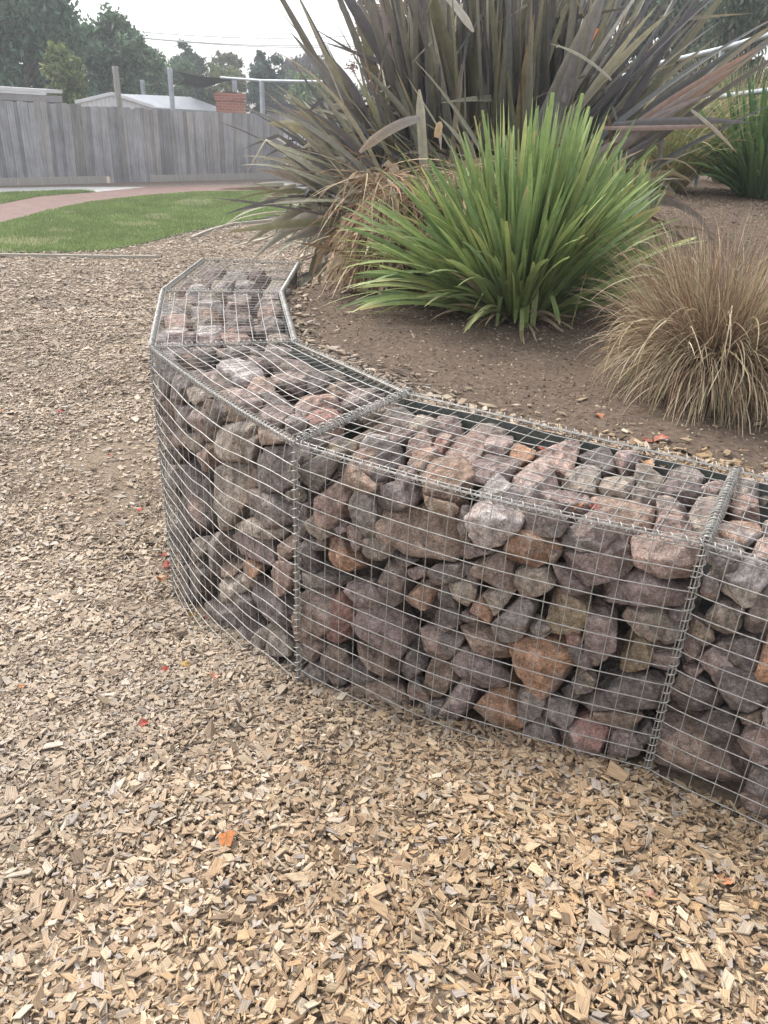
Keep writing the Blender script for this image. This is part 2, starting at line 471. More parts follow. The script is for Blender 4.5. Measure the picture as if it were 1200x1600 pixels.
# ------------------------------------------------------------------ wood chips
def make_chips(x, y, z, L, W_, H_, colr, tilt, uvs=True):
    n = len(x)
    corners = np.array([(-.5, -.5), (.5, -.5), (.5, .5), (-.5, .5)])
    c2 = corners[None] + RNG.uniform(-0.16, 0.16, (n, 4, 2)); c2[:, :, 0] += (c2[:, :, 1] * RNG.uniform(-0.5, 0.5, (n, 1)))
    top = np.concatenate([c2 * 0.94, np.full((n, 4, 1), 0.5)], 2); bot = np.concatenate([c2, np.full((n, 4, 1), -0.5)], 2)
    loc = np.concatenate([top, bot], 1) * np.stack([L, W_, H_], 1)[:, None, :]
    # slight bend along the grain
    loc[:, :, 2] += (loc[:, :, 0] ** 2) * RNG.uniform(-6, 6, (n, 1))
    yaw = RNG.uniform(0, 2 * np.pi, n); ax = RNG.uniform(0, 2 * np.pi, n)
    cy, sy = np.cos(yaw), np.sin(yaw)
    Rz = np.zeros((n, 3, 3)); Rz[:, 0, 0] = cy; Rz[:, 0, 1] = -sy; Rz[:, 1, 0] = sy; Rz[:, 1, 1] = cy; Rz[:, 2, 2] = 1
    k = np.stack([np.cos(ax), np.sin(ax), np.zeros(n)], 1); K = np.zeros((n, 3, 3))
    K[:, 0, 2] = k[:, 1]; K[:, 1, 2] = -k[:, 0]; K[:, 2, 0] = -k[:, 1]; K[:, 2, 1] = k[:, 0]
    Rt = np.eye(3) + np.sin(tilt)[:, None, None] * K + (1 - np.cos(tilt))[:, None, None] * (K @ K)
    R = Rt @ Rz
    V = np.einsum('nij,nkj->nki', R, loc) + np.stack([x, y, z], 1)[:, None, :]
    fq = np.array([(0, 1, 2, 3), (0, 4, 5, 1), (1, 5, 6, 2), (2, 6, 7, 3), (3, 7, 4, 0)])
    F = (np.arange(n)[:, None, None] * 8 + fq[None]).reshape(-1, 4)
    off = RNG.uniform(0, 9, (n, 1, 2))
    uv8 = loc[:, :, :2] + off; uv8[:, 4:, 1] += 0.006
    UV = uv8.reshape(-1, 2)[F.ravel()]
    return V.reshape(-1, 3), F, np.repeat(colr, 8, 0), UV

def chip_colours(n, x, y):
    pal = np.array([(0.45, 0.325, 0.205), (0.48, 0.365, 0.24), (0.39, 0.27, 0.165), (0.42, 0.345, 0.265), (0.31, 0.21, 0.13), (0.55, 0.46, 0.34), (0.38, 0.325, 0.28), (0.45, 0.30, 0.165), (0.20, 0.14, 0.09)])
    p = np.array([.24, .19, .19, .11, .12, .04, .045, .045, .04])
    c = pal[RNG.choice(len(pal), n, p=p / p.sum())]
    greyer = np.clip((y - 0.9 - x * 0.9) / 3.0, 0, 0.48)[:, None]       # haze and grazing light painted in: farther, left-hand chips go greyer and paler
    g_ = c.mean(1, keepdims=True) * np.array([[1.08, 1.0, 0.90]])
    c = c * (1 - greyer) + g_ * greyer
    d = vnoise(np.c_[x, y], 2.3, 31, 3)
    return c * RNG.uniform(0.8, 1.2, (n, 1)) * (0.68 + 0.58 * d)[:, None] * (1 + 0.45 * greyer) * np.array([[0.90, 0.89, 0.875]])

def visible(x, y, z, margin=0.12):
    v = np.stack([x, y, z], 1) - _C
    w = v @ _F; u = (v @ _R) / w * FPX / 1200; t = (v @ _U) / w * FPX / 1600
    return (w > 0.2) & (np.abs(u) < 0.5 + margin) & (np.abs(t) < 0.5 + margin)

xs, ys = [], []
cell = 0.25
for yy in np.arange(0.2, 16, cell):
    for xx in np.arange(-8, 2.6, cell):
        d = math.hypot(xx, yy)
        c = np.array([[xx + cell / 2, yy + cell / 2]])
        vis = visible(c[:, 0], c[:, 1], ground_z(c[:, 0], c[:, 1]), 0.10 + 0.15 / d)[0]
        rho = 13000 * min(1, (2.0 / d) ** 1.35) * (1.35 if d < 1.9 else 1)
        if not vis: rho = 2500 if d < 3 else (500 if d < 6 else 0)
        if yy > 15 : rho = 0
        k = RNG.poisson(rho * cell * cell)
        xs.append(xx + RNG.random(k) * cell); ys.append(yy + RNG.random(k) * cell)
x = np.concatenate(xs); y = np.concatenate(ys)
keep = ~in_basket(x, y, -0.02)
bed = side_of_back(x, y) & ((y < 4.6) | (x > -0.45 + 0.12 * (y - 4.3)))
keep &= ~bed
keep &= ~in_poly(x, y, LAWN) & ~in_poly(x, y, LAWN2) & ~in_poly(x, y, PATH) & ~in_poly(x, y, SLAB)
# a bare, trodden patch beside the wall
bare = np.exp(-(((x + 1.75) / 0.55) ** 2 + ((y - 4.35) / 0.55) ** 2)) + 0.8 * np.exp(-(((x + 1.45) / 0.3) ** 2 + ((y - 3.7) / 0.35) ** 2))
keep &= RNG.random(len(x)) > bare * 0.82 * (0.6 + 0.8 * vnoise(np.c_[x, y], 5, 77, 2))
x, y = x[keep], y[keep]; n = len(x)
d = np.hypot(x, y)
sz = np.clip((d / 2.0) ** 0.42, 1, 2.2)
L = np.clip(RNG.lognormal(math.log(0.0141), 0.42, n), 0.006, 0.045) * sz
Wd = L * np.where(RNG.random(n) < 0.3, RNG.uniform(0.10, 0.25, n), RNG.uniform(0.28, 0.72, n)); Hh = RNG.uniform(0.0012, 0.0036, n) * sz ** 0.5
tilt = np.abs(RNG.normal(0, 0.21, n)) + (RNG.random(n) < 0.08) * RNG.uniform(0.2, 0.9, n)
z = ground_z(x, y) + 0.002 + RNG.random(n) ** 1.2 * 0.015 + np.sin(tilt) * L * 0.25
z += (vnoise(np.c_[x, y], 7, 55, 2) - 0.5) * 0.03
V, F, c, uv = make_chips(x, y, z, L, Wd, Hh, chip_colours(n, x, y), tilt)
o = mesh_np('wood_chips', V, F, M_CHIP, col=c, uv=uv)
tag(o, 'loose tan and grey woodchip mulch covering the ground around the wall', 'woodchips', kind='stuff')
print('chips', n)

# chips and grit lying on the bed soil
n = 28000
x = RNG.uniform(-0.55, 3.2, n * 3); y = RNG.uniform(0.9, 7.5, n * 3)
k = side_of_back(x, y, -0.012) & visible(x, y, soil_z(x, y, False), 0.15)
x, y = x[k][:n], y[k][:n]; n = len(x)
z = soil_z(x, y)
L = RNG.uniform(0.002, 0.0075, n) * (1 + 0.12 * y); 
cc = np.array([(0.20, 0.15, 0.11), (0.135, 0.10, 0.075), (0.33, 0.26, 0.19), (0.10, 0.075, 0.06), (0.42, 0.35, 0.26)])[RNG.choice(5, n, p=[.36, .28, .20, .09, .07])]
V, F, c, uv = make_chips(x, y, z + 0.001, L, L * RNG.uniform(.4, 1, n), L * RNG.uniform(.2, .6, n), cc * RNG.uniform(.8, 1.2, (n, 1)), np.abs(RNG.normal(0, .5, n)))
o = mesh_np('soil_crumbs', V, F, M_BITS, col=c)
tag(o, 'crumbs of soil and bark lying over the brown bed soil', 'soil crumbs', kind='stuff')
# strip of chips along the back edge of the wall
xs, ys = [], []
for i in range(5):
    a, b = BACK[i], BACK[i + 1]; dd = (b - a); nn = np.array([-dd[1], dd[0]]) / np.linalg.norm(dd)
    if (np.array([1.2, 4.0]) - a) @ nn < 0: nn = -nn
    dens = [60, 90, 330, 560, 700][i]
    t = RNG.random(dens); off = 0.015 + RNG.gamma(1.6, 0.035, dens)
    P = a + dd * t[:, None] + nn * off[:, None]; xs.append(P[:, 0]); ys.append(P[:, 1])
t = RNG.random((110, 2)); xs.append(-0.3 + 3.0 * t[:, 0]); ys.append(1.7 + 3.0 * t[:, 1])
x = np.concatenate(xs); y = np.concatenate(ys); k = side_of_back(x, y, -0.012); x, y = x[k], y[k]; n = len(x)
L = np.clip(RNG.lognormal(math.log(0.020), 0.4, n), 0.008, 0.05)
V, F, c, uv = make_chips(x, y, soil_z(x, y) + 0.004 + RNG.random(n) * 0.008, L, L * RNG.uniform(.25, .6, n), RNG.uniform(.002, .005, n), chip_colours(n, x, y) * 0.85, np.abs(RNG.normal(0, .3, n)))
o = mesh_np('bed_chips', V, F, M_CHIP, col=c, uv=uv)
tag(o, 'scattered pale woodchips lying on the bed soil along the back of the wall', 'woodchips', kind='stuff')

# ------------------------------------------------------------------ gabion baskets
WR = 0.00155
BOW = [0.0, 0.0, 0.014, 0.034, 0.02]
def gab_label(i): return ['wire gabion basket farthest along the wall, its top turned to the right of the bend',
                          'second farthest gabion basket, with tightly coiled pale binders along both long edges',
                          'gabion basket with wavy bulging front wires, left of the nearest full basket',
                          'nearest full gabion basket, filled with grey, pink and orange rocks, in the centre',
                          'gabion basket cut off by the right edge of the photo'][i]
BULGE = [0.02, 0.02, 0.034, 0.020, 0.018]
WAVE = [0.01, 0.01, 0.028, 0.008, 0.010]
SAG = [0.010, 0.012, 0.012, 0.012, 0.012]
def front_pt(i, u, z, side='front', off=0.0):
    u, z = np.broadcast_arrays(np.asarray(u, float), np.asarray(z, float))
    a, b = (FRONT[i], FRONT[i + 1]) if side == 'front' else (BACK[i], BACK[i + 1])
    d = b - a; nrm = np.array([-d[1], d[0]]) / np.linalg.norm(d)
    mid = (BACK[i] + BACK[i + 1]) / 2 if side == 'front' else (FRONT[i] + FRONT[i + 1]) / 2
    if (mid - a) @ nrm > 0: nrm = -nrm                    # outward
    Q = np.c_[u.ravel() * 2.6 + i * 7, z.ravel() * 2.2 + 31 * i]
    e = np.sin(np.pi * np.clip(u, 0, 1)) ** 0.55
    off = off + (BOW[i] * np.sin(np.pi * np.clip(u, 0, 1)) if side == 'front' else 0)
    k = 1.0 if side == 'front' else 0.3
    bul = (0.006 * ss(0, 0.05, T - z) + BULGE[i] * k * e * ss(-0.02, 0.12, T - z) * (0.45 + 0.9 * vnoise(Q, 1, 40 + i, 2).reshape(u.shape)) + off)
    wv = WAVE[i] * k * e * (vnoise(np.c_[u.ravel() * 4.3 + 3 * i, z.ravel() * 1.1], 1, 60 + i, 2).reshape(u.shape) - 0.5) * 2 * ss(0, 0.1, T - z)
    P = a + d * u[..., None] + nrm * bul[..., None]
    return np.concatenate([P, (z + wv)[..., None]], -1)

def top_pt(i, u, v, off=0.0):
    u, v = np.broadcast_arrays(np.asarray(u, float), np.asarray(v, float))
    fd = (FRONT[i + 1] - FRONT[i]); fn_ = np.array([-fd[1], fd[0]]) / np.linalg.norm(fd); fn_ = -fn_ if fn_ @ ((BACK[i] + BACK[i + 1]) / 2 - FRONT[i]) > 0 else fn_
    f = FRONT[i] + fd * u[..., None] + fn_ * (BOW[i] * np.sin(np.pi * np.clip(u, 0, 1)))[..., None]; b = BACK[i] + (BACK[i + 1] - BACK[i]) * u[..., None]
    P = f + (b - f) * v[..., None]
    e = (np.sin(np.pi * np.clip(u, 0, 1)) * np.sin(np.pi * np.clip(v, 0, 1))) ** 0.5
    nz = vnoise(np.c_[u.ravel() * 4 + 5 * i, v.ravel() * 3.2], 1, 80 + i, 2).reshape(u.shape) - 0.55
    lat = (vnoise(np.c_[u.ravel() * 5 + 9 * i, v.ravel() * 3], 1, 90 + i, 2).reshape(u.shape) - 0.5) * 0.018 * e
    z = T + e * nz * SAG[i] * 2.6 + off
    P = P + np.stack([lat * 0.5, lat], -1)
    return np.concatenate([P, z[..., None]], -1)

def wire_panel(fn, us, vs, off, n=34):
    """us: positions of 'vertical' wires, vs: positions of 'horizontal' wires"""
    uu = np.linspace(us[0], us[-1], n); vv = np.linspace(vs[0], vs[-1], n)
    H = fn(np.tile(uu, (len(vs), 1)), np.tile(np.array(vs)[:, None], (1, n)), 0.0)
    Vt = fn(np.tile(np.array(us)[:, None], (1, n)), np.tile(vv, (len(us), 1)), off)
    return join_np([tubes(H, WR), tubes(Vt, WR * 0.8)])

def coil(path, r=0.0105, pitch=0.025, wr=0.0015, phase=0.0, per=11):
    path = np.asarray(path, float)
    seg = np.r_[0, np.cumsum(np.linalg.norm(np.diff(path, axis=0), axis=1))]
    Ltot = seg[-1]; turns = Ltot / pitch; m = int(turns * per)
    s = np.linspace(0, Ltot, m)
    C_ = np.stack([np.interp(s, seg, path[:, k]) for k in range(3)], 1)
    Tn = np.gradient(C_, axis=0); Tn /= np.linalg.norm(Tn, axis=1, keepdims=True)
    ref = np.array([0, 0, 1.0]) if abs(Tn[0, 2]) < 0.8 else np.array([1.0, 0, 0])
    A_ = np.cross(Tn, ref); A_ /= np.linalg.norm(A_, axis=1, keepdims=True); B_ = np.cross(Tn, A_)
    wob = 1 + 0.15 * (vnoise(s[:, None] * np.ones((1, 2)) * 30, 1, 5) - 0.5)
    th = 2 * np.pi * turns * (s / Ltot + 0.004 * np.sin(s * 23)) + phase
    P = C_ + (A_ * np.cos(th)[:, None] + B_ * np.sin(th)[:, None]) * r * wob[:, None]
    return tubes(P[None], wr, 4)

GAB = []
for i in range(5):
    fl, fr, bl, br = FRONT[i], FRONT[i + 1], BACK[i], BACK[i + 1]
    Lf = np.linalg.norm(fr - fl); Lb = np.linalg.norm(br - bl)
    z0 = T - 1.10
    root = thing('gabion_basket', gab_label(i), 'gabion', (*((fl + fr + bl + br) / 4), z0), 'wire baskets of the curved gabion wall')
    GAB.append(root)
    nu = int(round(Lf / 0.05)); us = np.linspace(0, 1, nu + 1); rows = [T - 0.002 - 0.05 * k - (0.012 if k else 0) for k in range(22)]
    V, F = wire_panel(lambda u, z, o, i=i: front_pt(i, u, z, 'front', o), us, rows, -0.0036)
    mesh_np('front_panel', shift(V, root), F, M_WIRE, root, smooth=True)
    V, F = wire_panel(lambda u, z, o, i=i: front_pt(i, u, z, 'back', o), us, rows[::2] if i > 2 else rows, -0.0036, 20)
    mesh_np('back_panel', shift(V, root), F, M_WIRE, root, smooth=True)
    V, F = wire_panel(lambda u, v, o, i=i: top_pt(i, u, v, o), us, np.linspace(0.0, 1, 11), -0.0036, 44)
    mesh_np('lid_panel', shift(V, root), F, M_WIRE, root, smooth=True)
    # end panel(s)
    for a, b in (([fl, bl],) if i else ([fl, bl],)) + (([fr, br],) if i == 4 else ()):
        def endp(u, z, o, a=a, b=b):
            u, z = np.broadcast_arrays(np.asarray(u, float), np.asarray(z, float))
            P = a + (b - a) * u[..., None]
            return np.concatenate([P + o * 0.5, (z)[..., None]], -1)
        V, F = wire_panel(endp, np.linspace(0, 1, 11), rows[1:], -0.0036, 6)
        mesh_np('end_panel', shift(V, root), F, M_WIRE, root, smooth=True)
    # liner against the soil
    uu = np.linspace(0.0, 1, 21); zz = np.linspace(z0, T - 0.012, 8)
    G = front_pt(i, *np.meshgrid(uu, zz), side='back', off=-0.016)
    G[..., 2] = zz[:, None]
    idx = np.arange(G.shape[0] * G.shape[1]).reshape(G.shape[:2])
    F = np.stack([idx[:-1, :-1], idx[:-1, 1:], idx[1:, 1:], idx[1:, :-1]], -1).reshape(-1, 4)
    V2 = np.concatenate([G.reshape(-1, 3), (front_pt(i, *np.meshgrid(uu, zz), side='back', off=-0.0125) * [1, 1, 0] + np.dstack([zz[:, None] * 0 + uu * 0] * 2 + [np.repeat(zz[:, None], 21, 1)])).reshape(-1, 3)])
    F2 = np.concatenate([F, F[:, ::-1] + G.shape[0] * G.shape[1]])
    mesh_np('fabric_liner', shift(V2, root), F2, M_LINER, root)
    # binders: top front, top back, left cross edge, front-left post, back-left post
    tt = np.linspace(0, 1, 30)
    fe = front_pt(i, tt, np.full(30, T)); be = front_pt(i, tt, np.full(30, T), 'back')
    ce = np.c_[fl + (bl - fl) * tt[:, None], np.full(30, T + 0.003)]
    zz = np.linspace(T, z0 + 0.05, 40)
    post = front_pt(i, np.zeros(40), zz); bpost = front_pt(i, np.zeros(40), zz, 'back')
    tight = {0: 0.0105, 1: 0.0105, 2: 0.0165, 3: 0.026, 4: 0.026}[i]
    parts = [coil(fe, 0.0095 if i > 2 else 0.0105, tight, 0.0015 if i > 1 else 0.0018), tubes(fe[None] + [0, 0, -0.014] + 0 * fe[None], WR)]
    off2 = ((bl + br) / 2 - (fl + fr) / 2); off2 = off2 / np.linalg.norm(off2) * 0.012
    parts.append(tubes(fe[None] + [off2[0], off2[1], 0.002], WR))
    mesh_np('edge_binder', shift(join_np(parts)[0], root), join_np(parts)[1], M_WIRE, root, smooth=True)
    parts = [coil(be, 0.010, {0: 0.0105, 1: 0.0105, 2: 0.017, 3: 0.025, 4: 0.025}[i], 0.0015 if i > 1 else 0.0018, 1.0), tubes(be[None] - [off2[0], off2[1], -0.002], WR)]
    V, F = join_np(parts); mesh_np('edge_binder', shift(V, root), F, M_WIRE, root, smooth=True)
    parts = [coil(ce, 0.011, 0.016 if i in (3, 4) else 0.02, 0.0015), tubes(ce[None] + [0.008, 0.004, 0.0], WR), tubes(ce[None] - [0.008, 0.004, 0.0], WR)]
    if i == 3: parts.append(coil(ce + [0.006, 0.012, 0.004], 0.0125, 0.03, 0.0015, 2.0))
    if i == 4: parts.append(coil(ce + [0.0, 0.0, 0.0], 0.0125, 0.019, 0.0015, 2.4))
    V, F = join_np(parts); mesh_np('cross_binder', shift(V, root), F, M_WIRE, root, smooth=True)
    o_ = np.array([off2[0], off2[1], 0]) * 0
    dirx = np.r_[(fr - fl) / Lf, 0]
    parts = [coil(post, 0.0105, 0.0255, 0.0016, 0.5), tubes(post[None] - dirx * 0.007, WR), tubes(post[None] + dirx * 0.007, WR), tubes(post[None] + dirx * 0.001 - np.r_[off2, 0] * 0.5, WR)]
    V, F = join_np(parts); mesh_np('post_binder', shift(V, root), F, M_WIRE, root, smooth=True)
    V, F = join_np([coil(bpost, 0.0105, 0.0255, 0.0016), tubes(bpost[None] - dirx * 0.006, WR)]); mesh_np('post_binder', shift(V, root), F, M_WIRE, root, smooth=True)
    if i == 0:
        fpost = np.c_[np.tile(bl, (40, 1)), zz]
if True:   # right end of the last basket
    root = GAB[4]; zz = np.linspace(T, T - 1.05, 40)
    post = front_pt(4, np.ones(40), zz); V, F = join_np([coil(post, 0.0105, 0.0255, 0.0016), tubes(post[None], WR)])
    mesh_np('post_binder', shift(V, root), F, M_WIRE, root, smooth=True)

# ------------------------------------------------------------------ rocks
def ico(n):
    bm = bmesh.new(); bmesh.ops.create_icosphere(bm, subdivisions=n, radius=1)
    V = np.array([v.co[:] for v in bm.verts]); F = np.array([[v.index for v in f.verts] for f in bm.faces]); bm.free()
    return V, F
ICO = {k: ico(k) for k in (3, 4, 5)}
ROCKC = dict(G=(0.262, 0.222, 0.198), D=(0.155, 0.130, 0.120), B=(0.275, 0.200, 0.155), P=(0.37, 0.262, 0.218), T=(0.33, 0.275, 0.225),
             O=(0.38, 0.225, 0.145), M=(0.29, 0.222, 0.200), L=(0.40, 0.350, 0.325), R=(0.34, 0.20, 0.165), Y=(0.31, 0.24, 0.16))
CNAME = dict(G='grey', D='dark grey', B='brown', P='pinkish', T='tan', O='orange', M='mauve-grey', L='pale grey', R='reddish', Y='ochre')
def rock(poly, tf, tb, E, centre, code, seed, res=5, name='rock'):
    """poly: 2-D outline (k,2) about its centre in the plane of E[0],E[1]; E[2] faces outward; real thickness tf + tb"""
    r = np.random.default_rng(seed)
    D, F = ICO[res]
    Nn, Dd = [], []
    k = len(poly)
    area2 = 0.5 * np.sum(poly[:, 0] * np.roll(poly[:, 1], -1) - poly[:, 1] * np.roll(poly[:, 0], -1))
    if area2 < 0: poly = poly[::-1]
    size = math.sqrt(abs(area2))
    for i in range(k):
        p, q = poly[i], poly[(i + 1) % k]; e = q - p; le = np.linalg.norm(e)
        if le < 1e-6: continue
        n2 = np.array([e[1], -e[0]]) / le; d = max(n2 @ p, 0.12 * size)
        t = r.uniform(-0.35, 0.35); Nn.append([n2[0] * math.cos(t), n2[1] * math.cos(t), math.sin(t)]); Dd.append(d * math.cos(t) * 1.02)
    for s, th, m in ((1, tf, 3), (-1, tb, 3)):
        for j in range(m):
            a = r.uniform(0, 6.283); t = r.uniform(0.3, 0.9) if j else r.uniform(0, 0.22)
            Nn.append([math.sin(t) * math.cos(a), math.sin(t) * math.sin(a), s * math.cos(t)])
            Dd.append(th * r.uniform(0.82, 1.05) * (math.cos(t) + 0.42 * math.sin(t) * size / (2 * th)))
    Nn = np.array(Nn); Dd = np.array(Dd)
    # broken corners: extra cuts just inside the hull
    ex = r.normal(size=(5, 3)); ex /= np.linalg.norm(ex, axis=1, keepdims=True)
    q = np.clip(D @ Nn.T / Dd, 1e-6, None).max(1); hull = D / q[:, None]
    ed = (hull @ ex.T).max(0) * r.uniform(0.72, 0.92, 5)
    Nn = np.concatenate([Nn, ex]); Dd = np.concatenate([Dd, ed])
    dots = np.clip(D @ Nn.T / Dd, 0, None)
    p_ = 60.0
    mx = dots.max(1, keepdims=True)
    rad = 1.0 / (mx[:, 0] * (((dots / mx) ** p_).sum(1)) ** (1 / p_))
    P = D * rad[:, None]
    f = 1.0 / size
    n1 = vnoise(P + seed * 3.1, 1.9 * f, seed % 97, 4) - 0.5
    n2 = np.abs(vnoise(P + seed * 1.7, 3.4 * f, (seed + 9) % 97, 3) - 0.5)
    n3 = np.abs(vnoise(P + seed * 2.3, 9.0 * f, (seed + 3) % 97, 3) - 0.5)
    P = P * (1 + 0.15 * n1 - 0.22 * n2 - 0.13 * n3 + 0.07)[:, None]
    base = np.array(ROCKC[code]) * r.uniform(0.76, 1.26)
    c = np.tile(base, (len(P), 1))
    pn = vnoise(P + seed * 5.3, 1.2 * f, (seed + 21) % 97, 3)
    sec = np.array(ROCKC[r.choice(list('GMPBTOY'), p=[.2, .2, .18, .16, .14, .06, .06])])
    msk = ss(0.47, 0.62, pn)[:, None] * r.uniform(0.25, 0.8)
    c = c * (1 - msk) + sec * msk
    c *= (0.86 + 0.3 * vnoise(P + 3, 2.6 * f, (seed + 40) % 97, 3))[:, None]
    c *= np.clip(1.0 + 0.8 * n1, 0.7, 1.3)[:, None]
    Wp = P @ np.array(E)
    o = mesh_np(name, Wp, F, M_ROCK, col=c, smooth=True, loc=tuple(centre))
    return o, size

ORD = ['leftmost', 'second', 'third', 'fourth', 'fifth', 'sixth', 'seventh', 'eighth', 'ninth', 'tenth', 'eleventh', 'twelfth', 'thirteenth', 'fourteenth', 'fifteenth', 'sixteenth', 'seventeenth', 'eighteenth']
ROWN = ['top', 'second', 'third', 'fourth', 'fifth', 'sixth', 'seventh', 'eighth', 'ninth', 'tenth', 'eleventh', 'lowest']
def shape_word(poly, size):
    P = poly - poly.mean(0); w = np.linalg.svd(P, compute_uv=False)
    el = w[0] / max(w[1], 1e-6)
    return ('long ' if el > 2.0 else 'blocky ' if el < 1.25 else 'angular ')
def label_rows(items, band, rowfmt, group):
    """items: (obj, x-order, y-order, adj) ; sets labels that name course and place in it"""
    items = sorted(items, key=lambda q: -q[2])
    rows, cur, last = [], [], None
    per = band
    for it in items:
        if last is None or last - it[2] < per: 
            cur.append(it); last = it[2] if last is None else last
        else:
            rows.append(cur); cur = [it]; last = it[2]
    if cur: rows.append(cur)
    for ri, row in enumerate(rows):
        row.sort(key=lambda q: q[1])
        for ci, (o, _, _, adj) in enumerate(row):
            pos = 'leftmost' if ci == 0 else 'rightmost' if ci == len(row) - 1 else ORD[min(ci, 17)] + ' from left'
            tag(o, rowfmt % (adj, pos, ROWN[min(ri, 11)] if ri < len(rows) - 1 else 'lowest'), 'rock', group)
